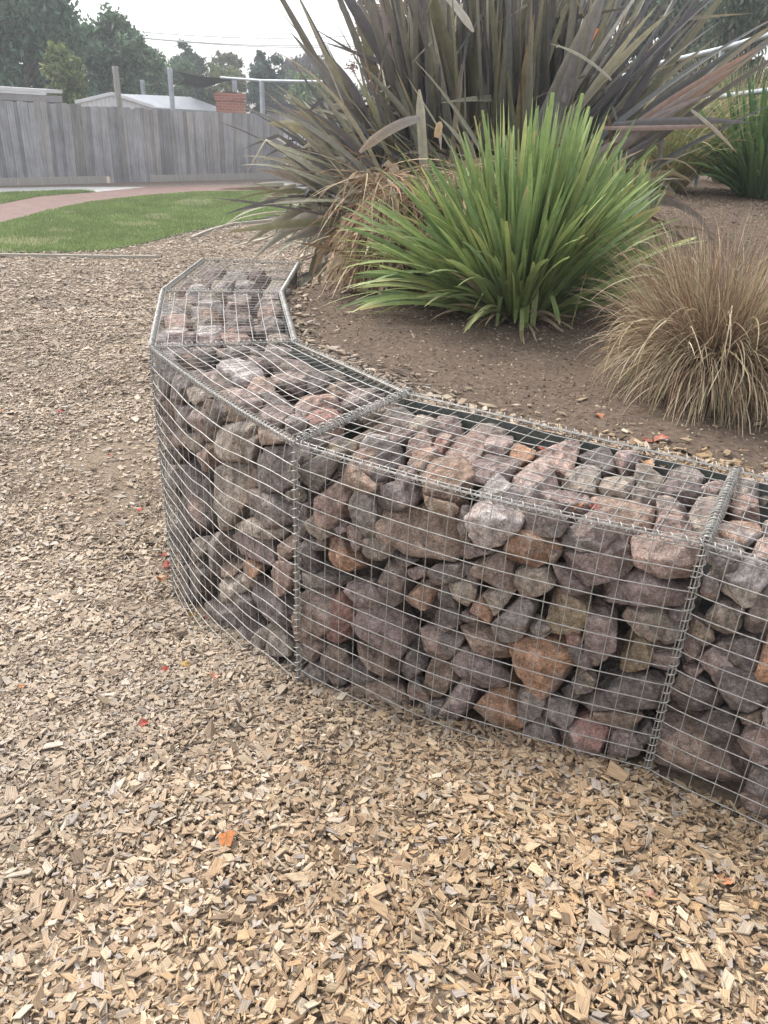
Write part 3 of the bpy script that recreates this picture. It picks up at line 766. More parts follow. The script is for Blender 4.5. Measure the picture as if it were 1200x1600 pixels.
ROCK_DATA = """
F4
G -4,538 16,582 59,616 109,637 137,626 112,593 103,561 62,526 46,497 22,482 -4,516
D -6,601 30,601 26,585 0,560 -10,576
B 116,591 134,607 177,612 220,602 256,596 221,570 166,562 135,569
P 44,478 62,511 104,552 122,564 144,562 154,547 149,487 134,445 75,429 45,459
T 27,422 49,457 65,439 98,432 112,410 69,372 39,389
G -8,445 5,458 35,457 25,422 32,387 8,369 -9,392
G 148,518 163,549 191,562 228,539 248,490 244,448 201,436 169,449 151,475
D 215,556 271,594 314,596 339,568 329,542 289,528 238,517 225,538
B 247,502 254,522 329,544 413,568 451,557 479,486 486,443 459,428 390,418 356,400 320,400 273,425 249,456
M 147,443 169,446 201,436 208,416 184,380 158,382 147,414
M 105,431 147,449 150,431 121,413
T 196,387 214,430 256,449 288,421 295,410 259,380 216,367
O 74,365 115,382 148,379 178,345 198,332 166,305 117,289 89,315
G 1,362 45,368 62,353 66,331 52,323 25,342
D -10,328 8,347 35,328 49,292 52,269 7,254
G 0,252 73,275 134,264 160,262 121,236 38,199 6,215
D 289,405 319,414 353,402 327,379 293,381
D 216,337 256,379 297,380 319,344 322,262 292,221 263,225 264,256 238,284
M 173,280 219,288 258,258 266,233 218,209 174,233 147,255
M 173,176 188,206 234,218 273,222 338,190 345,133 331,88 280,68 218,110 177,124
B 144,56 164,97 211,111 274,62 329,65 319,24 270,-15 229,-20 201,14 152,22
B -8,182 38,201 90,211 88,80 52,36 12,37 -9,104
R 89,121 94,195 114,219 141,221 166,174 157,105 137,57 98,61
T -11,13 12,37 52,29 70,13 59,-22 18,-62 -11,-50
G -16,-124 11,-73 74,-68 103,-83 85,-127 56,-160 -9,-162
D 70,-18 84,22 138,31 160,-21 150,-68 111,-84 81,-65
G 163,-5 187,13 223,-19 251,-38 196,-61 164,-58
B 144,-118 168,-72 267,-27 325,-26 346,-52 355,-90 288,-112 184,-137 148,-145
G 71,-158 129,-97 144,-118 148,-157 112,-169
D 337,107 364,134 390,114 400,82 370,43 343,8 325,34
G 341,29 370,45 396,33 417,9 409,-10 364,-25
B 330,577 346,590 428,588 456,579 459,554 435,570 383,559 342,560
G 456,587 477,590 485,567 483,526 474,506 460,542
L 483,531 483,586 518,607 571,601 606,589 598,550 579,530 534,508 510,501 490,516
M 482,508 508,501 577,527 579,510 526,480 489,465
O 580,495 583,529 599,560 637,565 677,560 701,543 682,504 655,492 619,467 586,474
G 503,440 522,467 552,490 584,491 605,451 606,418 573,401 522,409 507,423
D 488,450 505,443 524,394 514,385 494,415
G 392,387 416,419 481,436 488,414 479,395 449,373 401,357
T 441,370 495,400 511,381 511,353 492,317 468,325
M 322,364 362,393 392,393 387,375 359,350 335,349
G 332,289 360,338 394,372 425,355 407,314 397,278 342,250 318,265
D 430,354 441,370 465,324 469,306 444,298 421,326
T 534,398 578,405 611,429 617,394 595,359 580,329 565,340 550,362
O 508,329 524,363 544,364 566,337 568,318 545,296 518,310
D 411,263 435,298 475,305 485,269 455,240 415,241
D 492,311 527,304 529,288 507,274 489,287
G 377,169 387,207 437,229 488,228 505,204 485,165 454,136 396,120 383,140
B 489,248 520,269 581,255 607,249 638,204 628,163 589,185 553,191 513,217 491,229
D 482,133 503,193 531,210 563,185 599,169 625,145 611,118 554,99 511,113
B 409,28 415,121 452,131 484,112 479,64 455,17 420,10
M 467,19 483,51 513,89 566,103 558,61 536,11 534,-30 503,-67 475,-34
G 392,-51 421,-4 468,12 475,-34 455,-65 406,-68
O 543,-4 576,65 590,92 617,111 646,91 674,50 670,-16 656,-64 608,-68 568,-34
G 559,276 579,325 626,384 658,381 669,348 652,304 630,271 602,266
T 599,437 619,463 668,486 686,484 702,453 669,411 629,387 604,417
M 696,517 700,532 747,560 823,591 841,591 860,537 838,502 791,470 756,475 729,490
G 707,584 742,592 785,596 793,576 734,553 704,539
M 692,498 717,498 771,469 781,443 773,426 742,418 708,460
B 677,536 702,535 694,505 684,504
Y 684,368 709,431 733,427 764,420 786,407 785,370 772,338 742,333 695,348
M 825,498 861,536 890,529 922,542 975,523 988,498 979,475 952,459 919,448 854,432 794,422 783,436 796,464
P 842,592 888,609 939,618 989,617 983,584 987,537 974,527 921,539 901,539 858,548
T 862,400 878,437 945,457 968,438 967,399 921,375 891,385
D 953,456 985,471 987,451 976,437 963,446
G 943,380 970,425 991,429 991,391 972,362
O 617,242 644,262 719,287 755,276 779,256 760,190 740,139 711,131 678,156 649,195
M 782,384 791,394 820,397 855,390 881,373 874,340 854,304 858,259 834,224 807,248 794,309
G 759,296 789,311 821,254 804,237 777,265
R 740,330 772,338 786,312 773,296 751,303
G 661,323 682,346 713,335 699,318 668,310
G 647,283 692,315 722,323 670,278
Y 876,304 900,364 931,354 949,318 943,293 909,268 883,265
M 945,327 989,347 990,315 969,277 934,275
D 788,119 802,154 892,246 953,267 984,258 991,207 941,178 862,139
D 777,175 781,212 802,236 835,223 827,196 787,171
G 654,103 686,145 723,120 716,71 692,43 670,59
G 718,80 729,122 762,124 797,103 796,73 759,50 738,55
B 848,129 913,165 954,152 940,114 907,94 861,102
G 679,-11 717,63 739,47 771,-11 716,-33
R 758,35 799,70 861,102 884,84 883,29 873,-6 830,-26 781,-29
M 894,80 942,102 969,74 959,28 929,4 891,20
D 949,101 972,140 992,109 977,78
D 752,145 779,180 823,182 799,152 788,123
F5
L 32,589 51,605 98,619 126,592 125,555 110,527 79,518 57,522 39,557
G 12,557 30,586 50,520 32,506 17,527
T 35,468 55,509 84,517 99,497 104,463 76,438 49,443
D 107,497 109,530 132,576 153,531 155,484 143,453 114,467
M 9,437 15,460 39,449 62,432 54,405 39,401
M 6,387 11,428 37,408 56,398 41,367 41,328 19,340
M 39,352 71,405 107,383 114,365 100,334 71,328
D 76,414 107,441 150,452 153,397 142,381 107,386
M 16,327 58,328 50,303 25,310
D 75,324 113,362 161,372 186,358 192,314 176,273 138,257 106,284
D 13,227 19,304 47,302 90,288 111,265 112,238 53,208 20,205
D 65,208 120,245 150,233 162,201 157,164 124,146 99,174
B 154,253 190,280 198,266 187,248 165,234
M 164,183 175,221 211,258 237,222 245,164 222,145 191,156
B 13,68 6,152 18,191 56,204 107,159 155,162 210,132 215,82 191,37 129,14 44,-12
G 214,88 211,136 247,153 272,99 256,73 225,71
D 210,35 211,69 255,76 273,50 249,8 219,6
O 156,384 158,419 159,469 174,459 196,368 173,358
G 82,516 101,523 105,503 94,498
G 194,280 201,295 224,289 224,246 213,240
G 9,637 44,637 72,625 46,604 11,588
F3
G 268,460 334,541 376,570 408,544 447,499 371,418
G 122,426 188,491 261,505 260,445 148,398
G 121,571 190,602 277,594 264,523 169,498 122,528
T 290,585 379,592 395,576 294,528
G 395,572 486,596 551,582 514,546 442,530
T 456,502 513,538 649,598 701,586 674,538 661,479 617,435 531,410 466,448
D 673,523 691,552 737,568 726,519 707,465 673,432 659,455
B 708,584 797,604 865,595 809,568 737,568
D 705,441 748,519 801,561 878,582 917,554 901,474 858,445 778,407
G 649,357 712,427 816,415 908,444 913,383 857,341 743,305 670,309
T 348,300 419,367 532,414 633,429 687,418 642,350 618,277 492,225 386,261
G 26,338 137,394 210,392 212,348 108,305 31,311
T 219,386 278,433 333,418 335,366 278,322 219,332
B 305,364 340,403 447,433 459,391 378,338 342,288 303,291
D 51,206 114,283 225,317 272,280 359,276 387,197 385,110 278,21 179,-5 101,46 54,105
D -43,191 63,303 125,283 44,214
G -21,526 68,573 119,561 86,508 -7,489
B 44,469 118,509 111,422 47,382 20,411
M -48,464 36,480 1,376 -47,370
G -47,92 41,198 79,163 37,70
T 894,464 948,493 947,449 900,440
G 917,561 950,591 952,524 922,512
T 553,206 691,294 776,308 869,328 839,282 764,246 703,242
M 500,123 549,169 588,222 687,234 771,233 820,182 750,137 663,136 560,107 506,94
T 394,151 558,256 634,273 552,197 458,144
T 165,-84 220,-11 322,52 301,-17 215,-106
G 287,-44 394,87 493,138 466,65 393,-69 330,-92
O 584,92 646,132 734,134 674,76 605,43
B 413,-58 450,10 572,53 568,14 492,-26 427,-100
P 756,106 843,203 914,235 912,157 830,90 777,87
B 838,257 911,348 937,314 908,260 843,211
D 649,-30 672,52 756,115 823,81 901,40 907,-14 825,-33 658,-124
T 435,-116 472,-42 622,43 634,-5 540,-87 488,-141
G 506,-145 562,-46 640,-35 643,-105 569,-148
D 92,-239 189,-129 301,-87 327,-114 232,-260 160,-301 93,-294
D 252,-271 335,-202 415,-198 510,-193 544,-224 460,-307 323,-283
T 716,-132 752,-82 824,-42 899,-41 882,-102 812,-143 730,-167
T 627,-193 692,-118 725,-127 730,-177 667,-232
D 506,-237 606,-136 638,-166 632,-240 545,-306
G 810,-173 926,-101 924,-162 832,-211
G 10,-238 101,-191 100,-257 7,-312
D -36,-65 60,5 182,16 155,-79 46,-175 -36,-173
D 6,-319 85,-276 158,-313 164,-343 67,-370
T4
L -70,1923 -16,2006 2,1967 -7,1917 -50,1895
M 2,1994 47,2037 68,1992 40,1953 10,1932
T 55,2087 77,2151 129,2136 135,2096 97,2043 68,2011
D 47,1901 75,1975 119,2065 168,2032 159,1993 122,1935 127,1901 93,1872 60,1877
R 123,1962 165,1989 175,1968 144,1903 127,1910
P 143,1886 171,1958 203,2036 256,2070 263,1996 237,1896 206,1835 156,1822
D -87,1837 -53,1891 20,1916 47,1876 40,1810 2,1775 -20,1750 -69,1807
G 56,1820 93,1864 133,1877 138,1853 90,1769 72,1798
M 31,1755 53,1804 75,1760 71,1722 46,1713
B 87,1746 98,1800 144,1829 185,1763 203,1707 196,1664 147,1646 101,1690
P 156,1806 189,1826 192,1779 163,1761
M 185,1771 228,1870 261,1899 318,1871 319,1800 291,1751 235,1724 190,1749
M 262,1986 304,2047 337,2004 330,1940 295,1902 263,1924
O 326,1940 351,1973 384,1937 370,1868 346,1858 323,1888
P 380,1911 399,1970 463,1981 495,1932 470,1838 439,1812 415,1857
L 314,1761 358,1827 397,1871 425,1803 419,1735 371,1667 332,1643 319,1704
T 442,1774 498,1849 532,1821 523,1752 500,1693 459,1717
T 518,1739 570,1810 606,1794 597,1729 572,1691 512,1694
L 228,1688 264,1734 306,1746 316,1682 313,1641 260,1643 228,1654
M 354,1652 397,1711 447,1716 473,1677 476,1624 448,1570 404,1617 358,1619
D 488,1897 537,1936 578,1924 580,1850 538,1822 509,1866
G 314,1622 391,1609 417,1562 393,1523 350,1537 329,1585
M 422,1526 460,1575 506,1587 517,1542 500,1504 438,1505
B 483,1649 527,1678 578,1683 632,1646 623,1589 576,1540 524,1542 500,1594
T 620,1814 664,1858 722,1874 705,1804 646,1725 619,1722 615,1767
D 658,1726 713,1805 753,1790 759,1727 739,1690 696,1686
G 719,1864 773,1880 797,1803 765,1754 734,1807
G 643,1672 678,1676 700,1628 670,1601 633,1614
P 589,1511 625,1597 667,1593 682,1549 658,1496 606,1484
T 697,1612 727,1663 791,1695 801,1670 740,1554 677,1512 678,1549
G 585,1710 624,1714 635,1672 596,1651
M 583,1880 641,1928 674,1910 654,1867 604,1832
M 766,1736 813,1759 817,1715 780,1685
D -154,1897 -120,1944 -84,1913 -85,1862 -138,1865
T5
G 851,1744 894,1785 912,1750 875,1686 846,1691
P 809,1663 862,1701 880,1661 859,1626 806,1606
L 737,1524 806,1606 836,1562 814,1516 760,1456 731,1488
P 770,1430 819,1503 852,1498 814,1408
T 916,1769 977,1850 986,1794 914,1698
G 831,1540 862,1572 875,1536 826,1503
G 698,1465 745,1462 758,1416 720,1388 678,1397
T3
L -564,2532 -532,2609 -490,2645 -442,2563 -404,2540 -442,2465 -486,2432
G -618,2705 -565,2761 -498,2691 -505,2628 -566,2650
D -725,2596 -685,2609 -630,2522 -686,2558
G -636,2439 -550,2464 -495,2392 -532,2337 -593,2392
M -527,2313 -468,2333 -378,2215 -422,2165 -482,2224
P -461,2359 -416,2455 -372,2409 -361,2334 -406,2292
P -381,2473 -323,2580 -272,2544 -267,2422 -308,2391 -356,2411
G -391,2247 -352,2299 -300,2259 -346,2208
M -364,2130 -326,2221 -290,2181 -268,2120 -297,2066 -341,2071
G -290,2067 -276,2130 -233,2104 -228,2025 -271,2030
R -232,2094 -199,2171 -150,2221 -130,2147 -153,2063 -208,2037
M -285,2204 -251,2312 -162,2276 -137,2189 -200,2181 -253,2153
D -262,2410 -262,2531 -210,2524 -192,2459 -206,2379 -245,2362
M -168,2359 -163,2463 -99,2419 -111,2342 -132,2292
G -146,2266 -89,2395 -32,2389 -39,2327 -75,2252 -121,2247
T -79,2174 -52,2244 -6,2284 17,2241 -27,2159 -66,2123
G -293,2086 -270,2141 -245,2113 -232,2034 -271,2030
G -201,1963 -134,1943 -173,1886 -198,1901
D -84,2274 -31,2316 -7,2307 -52,2233
"""
FACE = dict(F3=2, F4=3, F5=4)
cur = None; items = {}; nrock = 0
for ln in ROCK_DATA.strip().split('\n'):
    w = ln.split()
    if len(w) == 1:
        cur = w[0]; items[cur] = []; continue
    nrock += 1
    P = np.array([[float(v) for v in q.split(',')] for q in w[1:]]) / 1000.0
    c = (P.max(0) + P.min(0)) / 2 * 0.5 + P.mean(0) * 0.5
    poly = P - c
    x_, y_ = poly.T; size = math.sqrt(abs(0.5 * (x_ @ np.roll(y_, -1) - y_ @ np.roll(x_, -1))))
    if cur[0] == 'F':
        bi = FACE[cur]; a, b = FRONT[bi], FRONT[bi + 1]; d = (b - a) / np.linalg.norm(b - a)
        nrm = np.array([-d[1], d[0]])
        if ((BACK[bi] + BACK[bi + 1]) / 2 - a) @ nrm > 0: nrm = -nrm
        tf = min(0.42 * size + 0.006, 0.075); tb = min(0.5 * size + 0.02, 0.10)
        ins = 0.004 + tf + (0.02 * random.random() if size < 0.06 else 0.008 * random.random())
        ins -= BOW[bi] * math.sin(math.pi * min(max(c[0] / np.linalg.norm(b - a), 0), 1))
        ctr = a + d * c[0] - nrm * ins
        E_ = np.array([[d[0], d[1], 0], [0, 0, 1], [nrm[0], nrm[1], 0]])
        poly = poly * 1.015
        if size > 0.23: poly = poly * 0.8
        o, s_ = rock(poly, tf, tb, E_, (*ctr, c[1]), w[0], nrock * 13 + 5, 5 if size > 0.045 else 4)
        items[cur].append((o, c[0], c[1], shape_word(poly, s_) + CNAME[w[0]]))
    else:
        tf = min(0.30 * size + 0.005, 0.04); tb = min(0.4 * size + 0.02, 0.055)
        bi = FACE['F' + cur[1]]; a, b = FRONT[bi], FRONT[bi + 1]; dv = (b - a) / np.linalg.norm(b - a); nv = np.array([-dv[1], dv[0]]); nv = nv if ((BACK[bi] + BACK[bi + 1]) / 2 - a) @ nv > 0 else -nv
        A_ = poly + c; dist = (A_ - a) @ nv; A_ = A_ + nv * np.clip(0.004 - dist, 0, None)[:, None]; bb = np.linalg.norm(BACK[bi] - FRONT[bi]) * 0.97; dist = (A_ - a) @ nv; A_ = A_ + nv * (np.clip((dist - 0.30) / 0.15, 0, 1) * 0.022)[:, None]; c = (A_.max(0) + A_.min(0)) / 4 + A_.mean(0) / 2; poly = A_ - c
        E_ = np.array([[1, 0, 0], [0, 1, 0], [0, 0, 1.0]])
        zt = T - 0.007 - 0.010 * random.random() - tf
        o, s_ = rock(poly * 1.05, tf, tb, E_, (c[0], c[1], zt), w[0], nrock * 17 + 3, 5 if cur == 'T4' else 4)
        items[cur].append((o, c[0], -c[1], shape_word(poly, s_) + CNAME[w[0]]))
FMT = {'F4': '%s rock, %s, %s course, front of the nearest full basket',
       'F3': '%s rock, %s, %s course, front of the wavy-wired basket',
       'F5': '%s rock, %s, %s course, front of the right-edge basket',
       'T4': '%s rock, %s, %s row, atop nearest full basket',
       'T5': '%s rock, %s, %s row, top of the right-edge basket',
       'T3': '%s rock, %s, %s row, atop the wavy-wired basket'}
for k, its in items.items():
    if k[0] == 'T': its = [(o, a_, -b_, c_) for o, a_, b_, c_ in its]       # farthest row first
    label_rows(its, 0.085, FMT[k].replace('row,', 'row from back,'), 'rocks filling the gabion wall')
# tops of the two far baskets
for bi, nx, ny, nm in ((1, 4, 6, 'second farthest basket'), (0, 4, 5, 'farthest basket')):
    its = []
    for a_ in range(nx):
        for b_ in range(ny):
            u = (b_ + 0.5 + random.uniform(-.2, .2)) / ny; v = (a_ + 0.5 + random.uniform(-.2, .2)) / nx
            f_ = FRONT[bi] * (1 - u) + FRONT[bi + 1] * u; k_ = BACK[bi] * (1 - u) + BACK[bi + 1] * u; q = f_ * (1 - v) + k_ * v
            m = random.randint(5, 7); th = np.sort(RNG.uniform(0, 6.283, 1) + np.arange(m) * 6.283 / m + RNG.uniform(-.3, .3, m))
            rr = RNG.uniform(0.055, 0.088, m); el = random.uniform(0.8, 1.1)
            poly = np.stack([np.cos(th) * rr * el, np.sin(th) * rr / el], 1)
            code = random.choice('GGTMMPTLL'); nrock += 1
            o, s_ = rock(poly, 0.035, 0.07, np.eye(3), (q[0], q[1], T - 0.055 - 0.016 * random.random()), code, nrock * 17 + 3, 4)
            its.append((o, q[0], q[1], CNAME[code]))
    label_rows(its, 0.12, '%s rock, %s, %s row from back, atop the ' + nm, 'rocks filling the gabion wall')
for bi, uvs, nm in ((2, ((.06, .80), (.20, .84), (.34, .80), (.50, .84), (.66, .82), (.84, .86), (.12, .55)), 'the wavy-wired basket'), (3, ((.05, .80), (.17, .84), (.30, .88), (.06, .52)), 'nearest full basket')):
    for j, (u, v) in enumerate(uvs):
        q = (FRONT[bi] * (1 - u) + FRONT[bi + 1] * u) * (1 - v) + (BACK[bi] * (1 - u) + BACK[bi + 1] * u) * v
        m = 6; th = np.arange(m) * 6.283 / m + RNG.uniform(-.3, .3, m); rr = RNG.uniform(0.045, 0.072, m)
        code = 'GMTDBGM'[j]; nrock += 1
        rock_o, s_ = rock(np.stack([np.cos(th) * rr * 1.15, np.sin(th) * rr / 1.1], 1), 0.032, 0.055, np.eye(3), (q[0], q[1], T - 0.052 - 0.012 * random.random()), code, nrock * 17 + 3, 4)
        tag(rock_o, '%s rock against the back panel, %s along the back row, atop %s' % (CNAME[code], ORD[j].replace('leftmost', 'first'), nm), 'rock', 'rocks filling the gabion wall')
# hidden courses that fill the middle of each basket and its far side
def filler(bi, nu_, nz_, depth, sz_, zlo, zhi, lab):
    global nrock
    for iu in range(nu_):
        for iz in range(nz_):
            u = (iu + 0.5 + random.uniform(-.12, .12)) / nu_; z_ = zlo + (zhi - zlo) * (iz + 0.5) / nz_
            q = (FRONT[bi] * (1 - u) + FRONT[bi + 1] * u) * (1 - depth) + (BACK[bi] * (1 - u) + BACK[bi + 1] * u) * depth
            m = 7; th = np.arange(m) * 6.283 / m + RNG.uniform(-.25, .25, m); rr = RNG.uniform(0.9, 1.2, m) * sz_
            nrock += 1
            d = FRONT[bi + 1] - FRONT[bi]; d = d / np.linalg.norm(d); nrm = np.array([-d[1], d[0]])
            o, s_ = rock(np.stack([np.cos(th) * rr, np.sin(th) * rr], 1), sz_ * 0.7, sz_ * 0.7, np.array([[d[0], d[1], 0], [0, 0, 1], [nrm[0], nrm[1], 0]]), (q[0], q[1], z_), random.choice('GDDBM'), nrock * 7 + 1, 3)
            tag(o, lab + ', %s from left, %s layer' % (ORD[iu].replace('leftmost', 'first'), ['lowest', 'middle', 'upper'][iz]), 'rock', 'rocks hidden behind the front course')
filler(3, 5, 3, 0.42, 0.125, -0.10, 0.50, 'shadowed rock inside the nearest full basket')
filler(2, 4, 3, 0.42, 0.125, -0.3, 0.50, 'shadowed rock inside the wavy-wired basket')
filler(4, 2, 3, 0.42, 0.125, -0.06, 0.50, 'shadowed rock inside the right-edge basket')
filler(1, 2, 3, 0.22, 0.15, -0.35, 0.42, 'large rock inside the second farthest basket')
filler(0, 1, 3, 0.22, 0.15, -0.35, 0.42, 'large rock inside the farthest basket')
print('rocks', nrock)

# ------------------------------------------------------------------ strap leaves
def leaves(base, az, el, L, w, droop, segs=10, fold=0.15, twist0=0.0, twist1=0.0, c0=(.1, .1, .1), c1=(.2, .2, .2), taper=0.62, tipw=0.03, kink=None, basew=0.6,
           dpow=1.6, azbend=0.0, floor=None, tipc=None, tipfrac=0.0):
    n = len(az); bc = lambda v: np.broadcast_to(np.asarray(v, float), (n,))
    el, L, w, droop, fold, twist0, twist1, taper, tipw, azbend, tipfrac = map(bc, (el, L, w, droop, fold, twist0, twist1, taper, tipw, azbend, tipfrac))
    t = np.linspace(0, 1, segs + 1)
    E = el[:, None] - droop[:, None] * t[None] ** dpow
    if kink is not None:
        kt, ka = kink; E = E - np.where(t[None] > kt[:, None], ka[:, None], 0)
    Az = az[:, None] + azbend[:, None] * t[None]
    D = np.stack([np.cos(Az) * np.cos(E), np.sin(Az) * np.cos(E), np.sin(E)], -1)
    P = base[:, None, :] + np.concatenate([np.zeros((n, 1, 3)), np.cumsum(D[:, :-1] * (L / segs)[:, None, None], 1)], 1)
    if floor is not None:
        fz = floor(P[..., 0], P[..., 1]) + 0.006
        P[..., 2] = np.maximum(P[..., 2], fz)
    S0 = np.stack([-np.sin(Az), np.cos(Az), np.zeros_like(Az)], -1)
    U = np.cross(D, S0)
    tw = twist0[:, None] + twist1[:, None] * t[None]
    S = S0 * np.cos(tw)[..., None] + U * np.sin(tw)[..., None]; Nn = np.cross(D, S)
    prof = np.minimum(basew + (1 - basew) * t / 0.3, 1)[None] * np.where(t[None] > taper[:, None], tipw[:, None] + (1 - tipw[:, None]) * (1 - ((t[None] - taper[:, None]) / (1 - taper[:, None] + 1e-6)) ** 1.35), 1)
    hw = (w[:, None] / 2 * prof)[..., None]
    Cn = P - Nn * hw * fold[:, None, None] * 2
    V = np.stack([P - S * hw, Cn, P + S * hw], 2)
    idx = np.arange(n * (segs + 1) * 3).reshape(n, segs + 1, 3)
    F = np.concatenate([np.stack([idx[:, :-1, k], idx[:, :-1, k + 1], idx[:, 1:, k + 1], idx[:, 1:, k]], -1).reshape(-1, 4) for k in (0, 1)])
    c0 = np.broadcast_to(np.asarray(c0, float), (n, 3)); c1 = np.broadcast_to(np.asarray(c1, float), (n, 3))
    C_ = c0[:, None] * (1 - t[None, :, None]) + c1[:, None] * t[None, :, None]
    if tipc is not None:
        m = ss(0, 0.08, t[None] - (1 - tipfrac[:, None]))[..., None]
        C_ = C_ * (1 - m) + np.asarray(tipc)[..., None, :] * m if np.ndim(tipc) > 1 else C_ * (1 - m) + np.asarray(tipc) * m
    C3 = np.stack([C_ * 1.0, C_ * 0.9, C_ * 1.06], 2)
    return V.reshape(-1, 3), F, C3.reshape(-1, 3)

def join3(ps):
    V, F = join_np([(p[0], p[1]) for p in ps]); return V, F, np.concatenate([p[2] for p in ps])

def pal(n, cols, p=None, jit=0.15):
    c = np.array(cols)[RNG.choice(len(cols), n, p=p)]
    return c * RNG.uniform(1 - jit, 1 + jit, (n, 1))

U_ = RNG.uniform
# ---- broad green strappy clump (front, centre)
def strappy(root, n, L, w, spread, drp, colr, tipc, elmin=12, part='leaves', squash=1.0):
    az = U_(0, 2 * np.pi, n); q = RNG.random(n) ** 1.15
    em = elmin + 12 * (np.cos(az) > 0.1) + 4 * (np.cos(az) < -0.1) + 26 * (np.sin(az) < -0.55)
    el = np.radians(88 - q * (88 - em))
    rb = U_(0, 1, n) ** 0.5 * spread
    base = np.stack([np.cos(az) * rb, np.sin(az) * rb, -0.01 + 0 * az], 1)
    LL = L * U_(0.48, 1.08, n) * (1 - 0.12 * q)
    dr = drp * (0.15 + q) * U_(0.5, 1.5, n)
    tw = U_(-1.1, 1.1, n); blunt = np.where(RNG.random(n) < 0.35, U_(0.3, 0.6, n), 0.06)
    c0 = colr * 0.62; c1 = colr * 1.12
    tipf = np.where(RNG.random(n) < 0.22, U_(0.02, 0.16, n), -0.2)
    lx, ly = root.location[0], root.location[1]; lz = root.location[2]
    fl = lambda X, Y: soil_z(X + lx, Y + ly, False) - lz
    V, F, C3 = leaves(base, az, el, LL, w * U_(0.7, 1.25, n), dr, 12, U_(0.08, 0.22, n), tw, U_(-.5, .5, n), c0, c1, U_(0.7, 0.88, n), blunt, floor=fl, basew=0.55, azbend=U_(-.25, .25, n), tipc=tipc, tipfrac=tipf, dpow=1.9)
    return mesh_np(part, V, F, M_LEAF, root, col=C3, smooth=True)

GREENS = [(0.20, 0.265, 0.115), (0.25, 0.315, 0.135), (0.15, 0.215, 0.105), (0.31, 0.36, 0.15), (0.39, 0.41, 0.19)]
gz = float(soil_z(0.55, 3.52, False))
green = thing('strappy_plant', 'large bright green strappy clump in the centre, in front of the bronze flax', 'plant', (0.55, 3.52, gz), 'green strappy clumps in the bed')
strappy(green, 980, 0.83, 0.0195, 0.13, 0.50, pal(980, GREENS, [.30, .28, .22, .13, .07]) * np.array([[1.08, 1.12, 0.95]]), (0.45, 0.36, 0.15))
# long drooping outer leaves on the left and front, and a few broken yellow ones
n = 48
az = np.concatenate([U_(2.3, 3.7, 38), U_(3.9, 4.4, 10)]); L_ = np.concatenate([U_(0.6, 0.88, 38), U_(.5, .65, 10)])
base = np.stack([np.cos(az) * .08, np.sin(az) * .08, 0 * az], 1)
fl = lambda X, Y: soil_z(X + 0.55, Y + 3.52, False) - gz
V, F, C3 = leaves(base, az, np.radians(U_(18, 52, n)), L_, U_(.014, .022, n), U_(.5, 1.3, n), 14, .14, U_(-.7, .7, n), U_(-.6, .6, n), pal(n, GREENS) * .7, pal(n, GREENS) * 1.2, .8, .08, floor=fl, tipc=(.42, .36, .16), tipfrac=np.where(RNG.random(n) < .3, .12, -.2))
mesh_np('arching_leaves', V, F, M_LEAF, green, col=C3, smooth=True)
az = np.array([4.25, 4.55, 4.75, 4.9, 5.15, 5.9, 4.05, 4.65]); n = 8
base = np.stack([np.cos(az) * .1, np.sin(az) * .1, 0 * az + .01], 1)
V, F, C3 = leaves(base, az, np.radians([62, 55, 68, 60, 50, 28, 58, 40]), np.array([.44, .36, .50, .46, .34, .52, .4, .3]), np.array([.022, .02, .024, .024, .02, .022, .016, .018]), .3, 14, .12, .2, .4,
                  pal(n, [(.2, .27, .09)]), pal(n, [(.36, .40, .17), (.2, .28, .09)]), .9, .2, kink=(np.array([.45, .5, .4, .42, .5, .55, .55, .4]), np.radians([130, 135, 140, 138, 90, 40, 90, 60])), floor=fl, tipc=(.55, .48, .3), tipfrac=.08)
mesh_np('broken_leaves', V, F, M_LEAF, green, col=C3, smooth=True)
n = 90; az = U_(0, 6.283, n); base = np.stack([np.cos(az) * .1, np.sin(az) * .1, 0 * az + .01], 1)
V, F, C3 = leaves(base, az, np.radians(U_(5, 45, n)), U_(.12, .42, n), U_(.008, .018, n), U_(.3, 1.6, n), 9, .15, U_(-1.2, 1.2, n), 0, pal(n, [(.25, .19, .12), (.38, .30, .19)]), pal(n, [(.44, .36, .24), (.3, .22, .14)]), .6, .1, floor=fl)
mesh_np('dead_leaves', V, F, M_DRY, green, col=C3, smooth=True)
# dark seed spikes standing among the leaves
def seed_spikes(root, specs):
    for (dx, dy, h, lean) in specs:
        t = np.linspace(0, 1, 8); path = np.stack([dx + lean * t, dy + 0 * t, h * t], 1)
        Vt, Ft = tubes(path[None], .003, 5); Ct = np.tile([.25, .24, .12], (len(Vt), 1))
        m = 90; a_ = U_(0, 6.28, m); zz = U_(.62, 1, m); r_ = .012 * U_(.4, 1, m)
        B_ = np.stack([dx + lean * zz + np.cos(a_) * r_, dy + np.sin(a_) * r_, h * zz], 1); s_ = U_(.003, .006, m)
        off = np.array([(-1, 0, 0), (1, 0, 0), (0, 0, 1.3), (0, 1, 0)])
        Vb = (B_[:, None] + off[None] * s_[:, None, None]).reshape(-1, 3); k = np.arange(m)[:, None] * 4
        Fb = np.concatenate([np.c_[k, k + 1, k + 2, k + 2][:, :4], np.c_[k, k + 3, k + 2, k + 2][:, :4], np.c_[k + 1, k + 3, k + 2, k + 2][:, :4]])
        Fb = np.concatenate([np.c_[k, k + 1, k + 3, k + 2]])
        V, F = join_np([(Vt, Ft), (Vb, Fb)])
        mesh_np('seed_spike', V, F, M_DRY, root, col=np.concatenate([Ct, pal(len(Vb), [(.10, .07, .05), (.2, .15, .1)])]))
seed_spikes(green, [(.16, -.08, .72, .05), (-.1, -.2, .56, -.06), (.2, -.22, .42, .05)])

